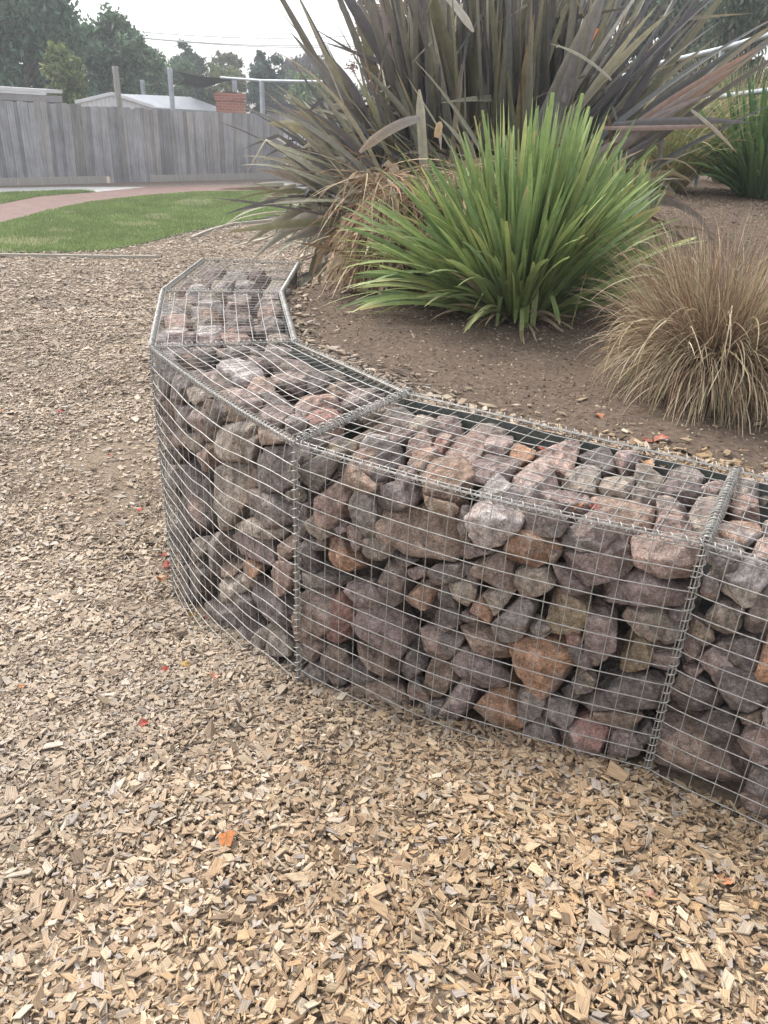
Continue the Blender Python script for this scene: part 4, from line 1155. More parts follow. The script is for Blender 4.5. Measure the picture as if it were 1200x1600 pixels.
g2z = float(soil_z(1.12, 4.35, False))
green2 = thing('strappy_plant', 'paler yellow-green strappy clump just behind the right side of the large green clump', 'plant', (1.12, 4.35, g2z), 'green strappy clumps in the bed')
strappy(green2, 230, 0.60, 0.022, 0.13, 0.30, pal(230, [(.28, .36, .14), (.34, .40, .17), (.22, .30, .12)]), (.5, .4, .2), elmin=62)
g3z = float(soil_z(2.95, 6.9, False))
green3 = thing('strappy_plant', 'deep green strappy clump at the right edge, in front of the galvanised rail', 'plant', (2.95, 6.9, g3z), 'green strappy clumps in the bed')
strappy(green3, 430, 0.98, 0.024, 0.2, 0.7, pal(430, [(.11, .19, .075), (.15, .25, .09), (.09, .16, .07)]), (.4, .35, .15), elmin=20)

# ---- fine dry tussock, front right
tz = float(soil_z(1.05, 2.50, False))
tus = thing('tussock_grass', 'round dry straw-coloured tussock with drooping fine blades at the right of the bed', 'grass tussock', (1.05, 2.50, tz))
fl = lambda X, Y: soil_z(X + 1.05, Y + 2.50, False) - tz
STRAW = [(0.37, 0.285, 0.18), (0.48, 0.39, 0.265), (0.22, 0.155, 0.10), (0.30, 0.19, 0.135), (0.31, 0.285, 0.16), (0.56, 0.48, 0.35)]
n = 3400   # drooping skirt
az = U_(0, 2 * np.pi, n); rb = U_(0, 1, n) ** .5 * .10; base = np.stack([np.cos(az) * rb, np.sin(az) * rb, U_(.0, .10, n)], 1)
cst = pal(n, STRAW, [.28, .2, .2, .14, .08, .10], .2)
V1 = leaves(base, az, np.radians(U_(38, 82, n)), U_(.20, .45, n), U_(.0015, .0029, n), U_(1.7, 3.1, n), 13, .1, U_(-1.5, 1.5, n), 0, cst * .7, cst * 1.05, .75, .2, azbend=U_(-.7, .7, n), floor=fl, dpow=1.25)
n = 2400   # upright fine wisps
az = U_(0, 2 * np.pi, n); base = np.stack([np.cos(az) * .08, np.sin(az) * .08, U_(.02, .12, n)], 1)
cst = pal(n, STRAW, [.24, .12, .2, .26, .12, .06], .2)
V2 = leaves(base, az, np.radians(U_(40, 88, n)), U_(.26, .54, n), U_(.0014, .0026, n), U_(.1, 1.3, n), 11, .1, U_(-1.5, 1.5, n), 0, cst * .75, cst * 1.15, .7, .1, azbend=U_(-.8, .8, n), floor=fl, dpow=2.2)
V, F, C3 = join3([V1, V2]); mesh_np('blades', V, F, M_DRY, tus, col=C3, smooth=True)
n = 90    # long pale curling blades
az = U_(0, 2 * np.pi, n); base = np.stack([np.cos(az) * .1, np.sin(az) * .1, U_(.08, .2, n)], 1); cst = pal(n, [(.62, .52, .36), (.55, .45, .28)])
V, F, C3 = leaves(base, az, np.radians(U_(30, 85, n)), U_(.3, .5, n), U_(.003, .0042, n), U_(1.2, 3.2, n), 16, .1, U_(-1.5, 1.5, n), U_(-1, 1, n), cst * .8, cst, .8, .2, azbend=U_(-1.2, 1.2, n), floor=fl, dpow=1.5,
                  kink=(U_(.4, .9, n), np.radians(U_(0, 50, n))))
mesh_np('pale_blades', V, F, M_DRY, tus, col=C3, smooth=True)

# ---- big bronze flax behind
fx, fy = 0.50, 5.35; fz = float(soil_z(fx, fy, False))
flax = thing('flax_plant', 'huge bronze-grey flax with sword leaves rising past the top of the photo', 'plant', (fx, fy, fz), 'bronze flax plants in the bed')
FL = [(0.20, 0.185, 0.155), (0.135, 0.125, 0.128), (0.28, 0.265, 0.20), (0.25, 0.235, 0.15), (0.42, 0.39, 0.33), (0.165, 0.168, 0.16)]
flf = lambda X, Y: soil_z(X + fx, Y + fy, False) - fz
fans = []
for k in range(60):                                   # each fan is a flat group of leaves
    ca = U_(0, 6.283); r0 = 0.42 * math.sqrt(U_(0, 1)); cx, cy = math.cos(ca) * r0 * 1.25, math.sin(ca) * r0 * 0.8
    m = RNG.integers(8, 13); plane = U_(-0.5, 0.5) + (0 if U_(0, 1) < .5 else math.pi)
    lean = cx * 0.62 + U_(-.12, .12)
    th = np.linspace(-0.62, 0.62, m) + U_(-.06, .06, m) + lean        # angle from vertical within the fan plane (x direction)
    yaw = U_(-.7, .7, m) * .6 + plane * .35
    horiz = np.sin(th); az = np.where(horiz > 0, yaw, np.pi + yaw)
    el = np.pi / 2 - np.abs(th)
    base = np.stack([cx + horiz * .05, cy + U_(-.03, .03, m), np.zeros(m)], 1)
    fans.append((base, az, el))
base = np.concatenate([f[0] for f in fans]); az = np.concatenate([f[1] for f in fans]); el = np.concatenate([f[2] for f in fans]); n = len(az)
side_open = np.where(np.cos(az) > 0, 1, -1)
# the face of each leaf is turned to the fan's flat side, i.e. towards the viewer and away from him
tw = np.pi / 2 * 0 + U_(-.55, .55, n) + np.where(el > 1.2, U_(-1.5, 1.5, n), 1.25 * side_open * RNG.choice([-1, 1], n))
cf = pal(n, FL, [.26, .2, .2, .14, .08, .12], .18)
L_ = U_(1.15, 2.1, n); L_ = np.where((np.cos(az) < 0) & (el < 1.0), U_(.85, 1.25, n), L_); L_ = np.where((np.cos(az) > 0) & (el < .8), U_(1.0, 1.6, n), L_); L_ = np.where(RNG.random(n) < .12, L_ * .65, L_)
kk = np.where(RNG.random(n) < .16, U_(.5, .85, n), 2.0)
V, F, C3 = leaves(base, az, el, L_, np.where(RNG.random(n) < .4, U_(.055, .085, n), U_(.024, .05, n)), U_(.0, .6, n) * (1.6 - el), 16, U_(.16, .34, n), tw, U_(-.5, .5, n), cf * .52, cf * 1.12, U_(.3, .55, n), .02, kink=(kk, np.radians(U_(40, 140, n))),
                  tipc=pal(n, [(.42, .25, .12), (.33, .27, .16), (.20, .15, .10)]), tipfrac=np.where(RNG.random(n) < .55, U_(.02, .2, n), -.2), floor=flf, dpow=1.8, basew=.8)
mesh_np('leaves', V, F, M_LEAF, flax, col=C3, smooth=True)
# individually placed blades (start, tip height and lean as in the photo)
def blade(root, items, part, mat=None, blunt=False):
    out = []
    for (p0, p1, sag, w, c0, c1, twist, fold) in items:
        p0 = np.array(p0, float); p1 = np.array(p1, float); S = 14; t = np.linspace(0, 1, S + 1)[:, None]
        mid = (p0 + p1) / 2 + np.array([0, 0, sag])
        P = (1 - t) ** 2 * p0 + 2 * (1 - t) * t * mid + t ** 2 * p1
        D = np.gradient(P, axis=0); D /= np.linalg.norm(D, axis=1, keepdims=True)
        S0 = np.cross(D, np.array([0.15, -1.0, 0.1])); S0 /= np.linalg.norm(S0, axis=1, keepdims=True) + 1e-9
        N0 = np.cross(D, S0); a = twist * (0.4 + 0.6 * t)
        Sd = S0 * np.cos(a) + N0 * np.sin(a); Nn = np.cross(D, Sd)
        tt = t[:, 0]; prof = np.minimum(.7 + tt, 1) * (np.where(tt > .8, 1 - (tt - .8) / .2 * .72, 1) if blunt else np.where(tt > .6, np.maximum(1 - ((tt - .6) / .4) ** 1.4, .02), 1))
        hw = (w / 2 * prof)[:, None]
        V = np.stack([P - Sd * hw, P - Nn * hw * fold * 2, P + Sd * hw], 1)
        idx = np.arange((S + 1) * 3).reshape(S + 1, 3)
        F = np.concatenate([np.stack([idx[:-1, k], idx[:-1, k + 1], idx[1:, k + 1], idx[1:, k]], -1) for k in (0, 1)])
        C_ = np.array(c0) * (1 - t) + np.array(c1) * t
        out.append((V.reshape(-1, 3), F, np.stack([C_, C_ * .86, C_ * 1.08], 1).reshape(-1, 3)))
    V, F, C3 = join3(out)
    return mesh_np(part, shift(V, root), F, mat or M_LEAF, root, col=C3, smooth=True)
g_ = (.27, .25, .225); d_ = (.18, .165, .165); p_ = (.44, .40, .32); o_ = (.31, .285, .18); k_ = (.34, .28, .25)
def bl(a, b, Ya, Yb, sag, w, c0, c1, tw=.3, fd=.22):
    return (at_y(*a, Ya), at_y(*b, Yb), sag, w, c0, c1, tw, fd)
blade(flax, [bl((640, 330), (452, 48), 5.2, 5.0, .12, 0.061, d_, g_), bl((655, 330), (502, 72), 5.2, 4.9, .05, 0.065, g_, o_), bl((700, 330), (560, 5), 5.2, 5.0, .1, 0.072, o_, k_),
             bl((690, 320), (548, -30), 5.3, 5.3, .05, 0.065, o_, g_), bl((620, 330), (520, 92), 5.1, 4.8, .2, 0.058, d_, d_), bl((665, 350), (585, -60), 5.2, 5.1, .0, 0.072, d_, k_, .1),
             bl((690, 350), (640, -90), 5.2, 5.1, .0, 0.072, g_, d_, .2), bl((720, 350), (690, -120), 5.2, 5.1, .0, 0.079, d_, g_, -.2), bl((740, 350), (735, -120), 5.2, 5.1, .0, 0.079, g_, k_, .3),
             bl((770, 350), (810, -120), 5.2, 5.1, .0, 0.076, d_, d_, -.1), bl((790, 350), (870, -100), 5.2, 5.1, .03, 0.072, d_, g_), bl((780, 330), (950, -40), 5.1, 4.9, .0, 0.061, g_, p_, .1),
             bl((800, 290), (835, 20), 5.0, 4.9, .1, 0.072, o_, (.36, .22, .1), .5), bl((830, 290), (960, -50), 5.0, 4.8, .05, 0.079, d_, g_, -.3), bl((810, 330), (1030, 5), 5.0, 4.7, .16, 0.040, p_, (.50, .46, .3)),
             bl((850, 240), (1055, 12), 4.9, 4.6, .10, 0.043, g_, (.46, .43, .28)), bl((840, 320), (1192, 72), 5.0, 4.9, .10, 0.061, k_, (.42, .26, .19), .2), bl((840, 335), (1185, 84), 5.0, 4.8, .08, 0.058, k_, (.36, .24, .18), .1),
             bl((830, 345), (1140, 105), 5.0, 4.8, .08, 0.050, (.30, .25, .22), k_, .2), bl((860, 300), (1130, 140), 4.9, 4.8, .12, 0.047, k_, k_), bl((850, 330), (1090, 155), 4.9, 4.8, .1, 0.043, g_, k_),
             bl((830, 350), (1060, 190), 4.9, 4.8, .02, 0.054, d_, d_, .5), bl((960, 195), (1178, 192), 4.8, 4.7, .03, 0.036, d_, d_, .2), bl((940, 200), (1130, 196), 4.8, 4.7, -.01, 0.025, (.42, .3, .26), (.42, .3, .26)),
             bl((1080, 172), (1152, 240), 4.7, 4.6, .02, 0.018, p_, (.4, .3, .2)), bl((955, 125), (858, 68), 4.7, 4.6, .05, 0.016, p_, (.4, .38, .28)), bl((800, 340), (905, 150), 4.8, 4.7, .02, 0.050, d_, o_),
             bl((860, 300), (1075, 40), 5.2, 5.3, .03, 0.036, g_, (.35, .32, .2)), bl((870, 280), (1130, 50), 5.3, 5.4, .06, 0.029, g_, o_), bl((880, 160), (915, 52), 4.9, 4.9, .02, 0.036, g_, p_)], 'long_leaves')
blade(flax, [bl((686, -20), (740, 50), 4.6, 4.4, .02, .036, g_, p_, .2), bl((664, 290), (655, 140), 4.3, 4.3, .0, .046, (.30, .285, .21), (.40, .36, .27), .15, .1),
             bl((656, 185), (562, 238), 4.25, 4.1, .05, .046, g_, (.33, .24, .16), .3, .15), bl((612, 290), (617, 255), 4.2, 4.2, 0, .05, (.4, .33, .26), (.45, .36, .28), .1, .1), bl((682, 215), (688, 190), 4.2, 4.2, 0, .035, (.5, .33, .2), (.55, .42, .25), .1, .1),
             bl((700, 300), (722, 100), 4.6, 4.7, 0, .03, (.25, .2, .14), (.3, .22, .14), .1)], 'broken_leaves', blunt=True)

# ---- lower flax on the left, spilling over the bed edge
lx_, ly_ = 0.08, 4.62; lz_ = float(soil_z(lx_, ly_, False))
flax2 = thing('flax_plant', 'low sprawling flax with dull brown-green leaves reaching left over the end of the wall', 'plant', (lx_, ly_, lz_), 'bronze flax plants in the bed')
lf = lambda X, Y: np.maximum(soil_z(X + lx_, Y + ly_, False), ground_z(X + lx_, Y + ly_, False)) - lz_
n = 580; az = U_(1.8, 3.75, n); base = np.stack([U_(-.25, .60, n), U_(-.15, .85, n), U_(0, .32, n)], 1)
cf = pal(n, [(.235, .225, .175), (.30, .29, .21), (.42, .39, .29), (.16, .15, .15), (.25, .245, .15)], [.3, .22, .16, .18, .14])
el = np.radians(U_(-8, 66, n)); kk = np.where(RNG.random(n) < .22, U_(.4, .85, n), 2.0)
V, F, C3 = leaves(base, az, el, U_(.5, 1.10, n), U_(.022, .052, n), U_(.05, 1.0, n), 14, U_(.12, .3, n), U_(-1.3, 1.3, n), U_(-.8, .8, n), cf * .62, cf * 1.1, U_(.45, .7, n), .02, kink=(kk, np.radians(U_(30, 120, n))),
                  tipc=pal(n, [(.38, .27, .16), (.36, .31, .2)]), tipfrac=np.where(RNG.random(n) < .4, U_(.03, .18, n), -.2), floor=lf, dpow=1.7)
mesh_np('leaves', V, F, M_LEAF, flax2, col=C3, smooth=True)
b_ = (.29, .265, .20)
blade(flax2, [bl((560, 250), (415, 193), 5.0, 4.8, .10, .07, b_, (.42, .36, .2), .3), bl((590, 240), (450, 170), 5.1, 4.9, .02, .06, b_, (.40, .28, .14), .5), bl((585, 250), (470, 232), 5.0, 4.6, .12, .07, b_, (.42, .38, .26), .4),
              bl((600, 300), (412, 258), 5.0, 4.8, .02, .05, g_, (.34, .28, .2)), bl((560, 320), (398, 264), 4.9, 4.7, .06, .05, d_, (.4, .32, .24)), bl((600, 290), (520, 245), 4.8, 4.5, .04, .055, p_, p_, .4),
              bl((640, 330), (480, 250), 4.8, 4.6, .05, .075, d_, d_, .2), bl((560, 340), (392, 410), 4.9, 4.5, .2, .055, b_, b_, .5), bl((550, 330), (380, 385), 4.9, 4.5, .16, .06, b_, (.28, .24, .16), .4),
              bl((540, 330), (395, 330), 5.0, 4.8, .25, .05, b_, (.35, .3, .2)), bl((540, 300), (430, 300), 5.1, 5.0, .12, .05, d_, (.33, .28, .18)), bl((545, 330), (430, 365), 4.8, 4.5, .05, .08, p_, p_, .2), bl((520, 300), (340, 296), 5.1, 5.0, .03, .03, b_, (.25, .17, .12)),
              bl((600, 200), (538, 158), 5.2, 5.1, .05, .06, o_, (.45, .27, .12)), bl((600, 215), (490, 163), 5.2, 5.1, .0, .045, p_, b_), bl((640, 230), (505, 165), 5.3, 5.2, .12, .07, g_, p_), bl((620, 225), (500, 215), 5.2, 5.0, .06, .06, d_, g_),
              bl((560, 350), (465, 395), 4.7, 4.4, .05, .05, b_, b_), bl((570, 360), (440, 380), 4.7, 4.4, .08, .06, d_, b_)], 'long_leaves')
# dead thatch hanging under both flaxes, down to the soil
n = 2200; az = np.radians(U_(228, 325, n)); base = np.stack([U_(-.25, .50, n), U_(-.50, .3, n), U_(.0, .36, n)], 1)
cf = pal(n, [(.42, .31, .20), (.52, .42, .29), (.30, .21, .13), (.44, .28, .18), (.58, .49, .36)], [.3, .22, .22, .16, .1])
V, F, C3 = leaves(base, az, np.radians(U_(-25, 55, n)), U_(.3, .65, n), np.where(RNG.random(n) < .2, U_(.016, .035, n), U_(.003, .009, n)), U_(.8, 2.6, n), 10, .12, U_(-1.5, 1.5, n), U_(-1, 1, n), cf * .75, cf, .6, .1,
                  floor=lf, azbend=U_(-.6, .6, n), dpow=1.2, kink=(U_(.2, 1.2, n), np.radians(U_(0, 60, n))))
mesh_np('dead_leaves', V, F, M_DRY, flax2, col=C3, smooth=True)
n = 2200; az = np.radians(U_(222, 330, n)); base = np.stack([U_(-.26, .42, n), U_(-.66, -.15, n), U_(.04, .50, n)], 1)
cf = pal(n, [(.42, .31, .20), (.52, .42, .29), (.30, .21, .13), (.44, .28, .18), (.58, .49, .36)], [.3, .22, .22, .16, .1])
V, F, C3 = leaves(base, az, np.radians(U_(-65, 30, n)), U_(.2, .6, n), np.where(RNG.random(n) < .15, U_(.012, .028, n), U_(.003, .008, n)), U_(.2, 1.6, n), 9, .12, U_(-1.5, 1.5, n), U_(-1, 1, n), cf * .7, cf, .6, .1, floor=lf, azbend=U_(-.6, .6, n), dpow=1.2)
mesh_np('dead_leaves', V, F, M_DRY, flax2, col=C3, smooth=True)
n = 700; az = U_(0, 6.283, n); base = np.stack([U_(-.5, .8, n), U_(-.7, -.1, n), U_(.0, .3, n)], 1)
cf = pal(n, [(.30, .22, .14), (.40, .31, .2), (.2, .145, .09), (.24, .2, .16)])
V, F, C3 = leaves(base, az, np.radians(U_(-10, 75, n)), U_(.3, .8, n), U_(.01, .04, n), U_(.6, 2.4, n), 10, .15, U_(-1.5, 1.5, n), 0, cf * .7, cf, .6, .1, floor=flf, dpow=1.3)
mesh_np('dead_leaves', V, F, M_DRY, flax, col=C3, smooth=True)

# ---- tan feathery grasses behind, upper right
for k, (px_, py_, Y_, L_, n, lab, cols) in enumerate((
        (1050, 215, 7.2, 1.0, 700, 'tall straw-green grass clump just behind the flax leaves, left of the rail post', [(.33, .32, .15), (.42, .36, .2), (.25, .27, .12)]),
        (1160, 190, 8.3, 1.15, 750, 'tan feathery grass clump behind the rail post at the right edge', [(.42, .34, .2), (.5, .42, .28), (.3, .28, .14)]),
        (975, 190, 8.6, 0.95, 420, 'straw-coloured grass clump half hidden behind the flax', [(.40, .34, .22), (.5, .43, .3)]))):
    p = at_y(px_, py_, Y_); z_ = float(soil_z(p[0], Y_, False))
    r_ = thing('ornamental_grass', lab, 'grass clump', (p[0], Y_, z_), 'tall straw grasses behind the flax')
    az = U_(0, 6.283, n); rb = U_(0, 1, n) ** .5 * .16; base = np.stack([np.cos(az) * rb, np.sin(az) * rb, 0 * az], 1); cf = pal(n, cols)
    V, F, C3 = leaves(base, az, np.radians(U_(45, 88, n)), L_ * U_(.6, 1.15, n), U_(.004, .009, n), U_(.2, 1.6, n), 9, .1, U_(-1.5, 1.5, n), 0, cf * .8, cf * 1.1, .6, .1, azbend=U_(-.5, .5, n))
    mesh_np('blades', V, F, M_DRY, r_, col=C3, smooth=True)

# ------------------------------------------------------------------ paling fence
M_PALE = attr_mat('weathered_paling', 0.9, fine=7, spec=0.15, amp=(0.8, 1.2))
def wood_streak(name, c1, c2):
    return plain_mat(name, c1, c2, 26, 0.9, bump=(0.35, 0.003), stretch=(1, 1, 0.08), detail=8, spec=0.15)
def paling_mat():
    m, nt, bs = new_mat('grey_paling')
    at = nt.nodes.new('ShaderNodeAttribute'); at.attribute_name = 'col'
    n = noise_node(nt, 60, 6, 0.7, stretch=(1, 1, 0.03)); c = mul_range(nt, at.outputs['Color'], n.outputs['Fac'], 0.62, 1.3)
    n2 = noise_node(nt, 1.6, 5, 0.6); c = mul_range(nt, c, n2.outputs['Fac'], 0.78, 1.18)
    nt.links.new(c, bs.inputs['Base Color']); bs.inputs['Roughness'].default_value = 0.9; bs.inputs['Specular IOR Level'].default_value = 0.15
    add_bump(nt, bs, n.outputs['Fac'], 0.5, 0.004); return m
M_PALING = paling_mat()
P0 = at_z(0, 290, GZ); P1 = at_z(447, 279, GZ)
def z_at(P, py):                    # height above P that shows at photo row py
    lo, hi = -2, 6
    for _ in range(40):
        m = (lo + hi) / 2; v = np.array([P[0], P[1], m]) - _C; yy = 800 - FPX * (v @ _U) / (v @ _F)
        if yy > py: lo = m
        else: hi = m
    return m
zt0, zt1 = z_at(P0, 158), z_at(P1, 180)
d = (P1 - P0)[:2]; Lf = np.linalg.norm(d); d /= Lf; nrm = np.array([d[1], -d[0]])       # towards the camera
if nrm @ (-P0[:2]) < 0: nrm = -nrm
fence = thing('paling_fence', 'tall weathered grey timber paling fence across the left background', 'fence', (P0[0], P0[1], GZ))
start = -7.0; pitch = 0.118; N = int((Lf - start) / pitch)
parts = []; cols = []
for k in range(N):
    s = start + k * pitch + random.uniform(-.012, .012); w = random.uniform(.135, .152)
    o = 0.016 if k % 2 else 0.0
    zt = zt0 + (zt1 - zt0) * s / Lf + random.uniform(-.022, .018) + (0.03 if s < 2.0 else 0); zb = GZ + (0.15 if not 2.6 < s < 3.7 else 0.0) + random.uniform(-.01, .01)
    ln = random.uniform(-.02, .02) + (0.05 if 1.0 < s < 2.6 else 0)
    V = np.array([[s + dx * w + (ln if dz else 0), o + dy * 0.014, zt if dz else zb] for dx in (0, 1) for dy in (0, 1) for dz in (0, 1)])
    Wd_ = np.c_[V[:, 0:1] * d[None] + V[:, 1:2] * nrm[None] + P0[None, :2], V[:, 2]]
    F = np.array([(0, 1, 3, 2), (4, 6, 7, 5), (0, 4, 5, 1), (2, 3, 7, 6), (0, 2, 6, 4), (1, 5, 7, 3)])
    parts.append((Wd_, F)); cols.append(np.tile(np.array([0.33, 0.325, 0.335]) * random.uniform(.74, 1.22) * (np.array([1.04, 1, .95]) if random.random() < .3 else 1), (8, 1)))
V, F = join_np(parts); mesh_np('palings', shift(V, fence), F, M_PALING, fence, col=np.concatenate(cols))
def fence_box(name, s0, s1, y0, y1, z0, z1, mat, parent=None):
    V = np.array([[s, y, z] for s in (s0, s1) for y in (y0, y1) for z in (z0, z1)])
    Wd_ = np.c_[V[:, 0:1] * d[None] + V[:, 1:2] * nrm[None] + P0[None, :2], V[:, 2]]
    F = np.array([(0, 1, 3, 2), (4, 6, 7, 5), (0, 4, 5, 1), (2, 3, 7, 6), (0, 2, 6, 4), (1, 5, 7, 3)])
    return mesh_np(name, shift(Wd_, parent), F, mat, parent)
M_PLINTH = wood_streak('plinth_timber', (0.32, 0.30, 0.275), (0.44, 0.41, 0.375))
M_POST = wood_streak('grey_timber', (0.22, 0.215, 0.205), (0.35, 0.34, 0.32))
for a, b in ((start, 0.4), (0.42, 2.58), (3.72, 6.3), (6.32, Lf)): fence_box('plinth_board', a, b, .036, .062, GZ - .05, GZ + .17, M_PLINTH, fence)
for s in np.arange(start + .1, Lf, 2.55): fence_box('post', s, s + .1, -.12, -.02, GZ - .1, zt0 - .25, M_POST, fence)
for zz in (GZ + .35, GZ + 1.0, GZ + 1.5): fence_box('rail', start, Lf, -.075, -.004, zz, zz + .07, M_POST, fence)
tag(sheet('fence_strip', [p for p in px_ground([(-150, 304), (0, 295.5), (100, 293.5), (230, 293.2), (300, 292.2), (400, 290.2), (520, 288.2), (520, 279), (447, 280), (0, 291), (-150, 297)])], GZ + .008,
    plain_mat('leafy_mulch', (.10, .075, .06), (.34, .27, .22), 16, .95, bump=(.8, .03), detail=9)), kind='structure')

# black picket fence to the right of the palings
M_BLACK = plain_mat('black_steel', (.018, .018, .02), (.03, .03, .032), 5, .5)
bf = thing('steel_fence', 'black steel bar fence just right of the paling fence, seen through flax', 'fence', (P1[0], P1[1], GZ))
pr = []
e2 = np.array([0.93, 0.36]); top = z_at(P1, 212)
for k in range(26):
    q = P1[:2] + e2 * (0.1 + k * 0.11)
    pr.append(tubes(np.array([[[q[0], q[1], GZ], [q[0], q[1], top]]]), .012, 4))
V, F = join_np(pr); mesh_np('bars', shift(V, bf), F, M_BLACK, bf)
for zz in (GZ + .15, top - .12):
    V, F = tubes(np.array([[[*(P1[:2] + e2 * 0.02), zz], [*(P1[:2] + e2 * 3.0), zz]]]), .02, 4); mesh_np('rail', shift(V, bf), F, M_BLACK, bf)

# ------------------------------------------------------------------ poles, sail, rail, wires
M_GALV = plain_mat('galvanised_steel', (0.30, 0.33, 0.36), (0.43, 0.46, 0.49), 3, 0.5, metal=0.35)
def pole(name, px, ytop, Yd, r, mat, label, cat, ybase=None, sides=10, top=None):
    p = at_y(px, ytop, Yd); base = np.array([p[0], p[1], GZ])
    root = thing(name, label, cat, tuple(base))
    V, F = tubes(np.array([[base, [p[0], p[1], p[2] - .01], [p[0], p[1], p[2]]]]), r, sides); sh_ = mesh_np('shaft', shift(V, root), F, mat, root, smooth=True)
    bm = bmesh.new(); bmesh.ops.create_cone(bm, cap_ends=True, segments=sides, radius1=r * 1.06, radius2=r * .8, depth=.03)
    for v in bm.verts: v.co.z += p[2] - GZ + .012
    bm_obj('cap', bm, mat, sh_); return root, p
pole('timber_pole', 180, 105, 25.6, .085, M_POST, 'old grey timber pole standing behind the fence in front of the white shed', 'pole')
_, s1 = pole('steel_pole', 265, 107, 32, .09, M_GALV, 'tallest galvanised steel pole, rising behind the white shed roof', 'pole')
_, s2 = pole('steel_pole', 222, 126, 36, .09, M_GALV, 'short galvanised pole left of the tallest one, behind the white shed', 'pole')
_, s3 = pole('steel_pole', 366, 122, 37, .10, M_GALV, 'galvanised pole directly above the brick chimney', 'pole')
_, s4 = pole('steel_pole', 409, 127, 28.5, .08, M_GALV, 'square-topped galvanised pole at the right end of the paling fence', 'pole')
M_SAIL = plain_mat('shade_cloth', (.035, .042, .05), (.05, .058, .066), 4, .9)
A_ = at_y(272, 112, 33); B_ = at_y(232, 128, 37); C_ = at_y(350, 121, 34); D_ = at_y(285, 124, 41)
def quad_sheet(name, pts, sag, label, cat, mat, n=14):
    P = [np.array(p) for p in pts]; V = []
    for j in range(n + 1):
        for i in range(n + 1):
            u, v = i / n, j / n; u2 = .5 + (u - .5) * (1 - .35 * math.sin(math.pi * v)); v2 = .5 + (v - .5) * (1 - .35 * math.sin(math.pi * u))
            q = P[0] * (1 - u2) * (1 - v2) + P[1] * u2 * (1 - v2) + P[2] * u2 * v2 + P[3] * (1 - u2) * v2
            q = q + [0, 0, -sag * math.sin(math.pi * u) * math.sin(math.pi * v)]; V.append(q)
    V = np.array(V); idx = np.arange(len(V)).reshape(n + 1, n + 1)
    F = np.stack([idx[:-1, :-1], idx[:-1, 1:], idx[1:, 1:], idx[1:, :-1]], -1).reshape(-1, 4); m = len(V)
    V = np.concatenate([V, V + [0, 0, .006]]); F = np.concatenate([F, F[:, ::-1] + m])
    o = mesh_np(name, V - np.array(P[0]), F, mat, smooth=True, loc=tuple(P[0])); return tag(o, label, cat)
quad_sheet('shade_sail', [at_y(270, 111, 32.5), at_y(392, 124, 33), at_y(330, 131, 40), at_y(276, 134, 38)], .25, 'dark shade sail stretched between the steel poles above the shed', 'shade sail', M_SAIL)
cb = thing('sail_cable', 'thin dark cable from the short pole to the tallest steel pole', 'cable', tuple(s2))
tt = np.linspace(0, 1, 12)[:, None]; pth = s2 * (1 - tt) + s1 * tt - np.array([0, 0, 1]) * (np.sin(np.pi * tt) * .15) - [0, 0, .15]
V, F = tubes(pth[None], .02, 4); mesh_np('cable', shift(V, cb), F, M_BLACK, cb)
rl = thing('steel_beam', 'long pale horizontal steel pipe running right from the pole at the fence end', 'beam', tuple(s4))
V, F = tubes(np.array([[at_y(345, 121, 33), s4 + [0, 0, .02], at_y(520, 128, 27)]]), .038, 8); mesh_np('pipe', shift(V, rl), F, M_GALV, rl, smooth=True)
M_WIREW = plain_mat('aluminium_conductor', (.42, .44, .46), (.5, .5, .5), 1, .7)
for (a, b, sg, lab) in (((150, 44), (640, 50), 1.2, 'topmost thin power line across the white sky'), ((150, 52), (640, 64), 1.2, 'middle thin power line across the white sky'), ((200, 58), (640, 68), 1.0, 'lowest thin power line crossing the sky'),
                        ((60, 76), (130, 82), .1, 'pale service wire in front of the yellow-green tree')):
    p, q = at_y(*a, 44), at_y(*b, 52); pth = p * (1 - tt) + q * tt - np.array([0, 0, 1]) * (np.sin(np.pi * tt) * sg * .3)
    V, F = tubes(pth[None], .020, 4); o = mesh_np('power_line', V - p, F, M_WIREW, loc=tuple(p)); tag(o, lab, 'cable', 'power lines')

# handrail at the upper right
hr = at_y(1129, 142, 7.6); hz = float(soil_z(hr[0], hr[1], False))
rail = thing('handrail', 'galvanised pipe handrail with two rails and a post at the upper right', 'handrail', (hr[0], hr[1], hz))
def pipe(pts, r, name):
    P = np.array(pts); m = 24; s = np.linspace(0, len(P) - 1, m); Q = np.stack([np.interp(s, np.arange(len(P)), P[:, k]) for k in range(3)], 1)
    V, F = tubes(Q[None], r, 12); mesh_np(name, shift(V, rail), F, M_GALV, rail, smooth=True)
ptop = at_y(1129, 76, 7.6)
pipe([at_y(975, 118, 9.6), at_y(1029, 99, 8.8), ptop, at_y(1200, 55, 6.7), at_y(1290, 32, 5.9)], .021, 'top_rail')
pipe([at_y(1010, 172, 8.8), at_y(1090, 158, 8.0), at_y(1140, 149, 7.55), at_y(1290, 130, 5.9)], .021, 'lower_rail')
pipe([[ptop[0], ptop[1], hz - .1], ptop], .020, 'post')
p2 = at_y(1290, 32, 5.9); pipe([[p2[0], p2[1], .6], p2], .024, 'post')
p3 = at_y(980, 117, 9.55); pipe([[p3[0], p3[1], .4], p3], .024, 'post')

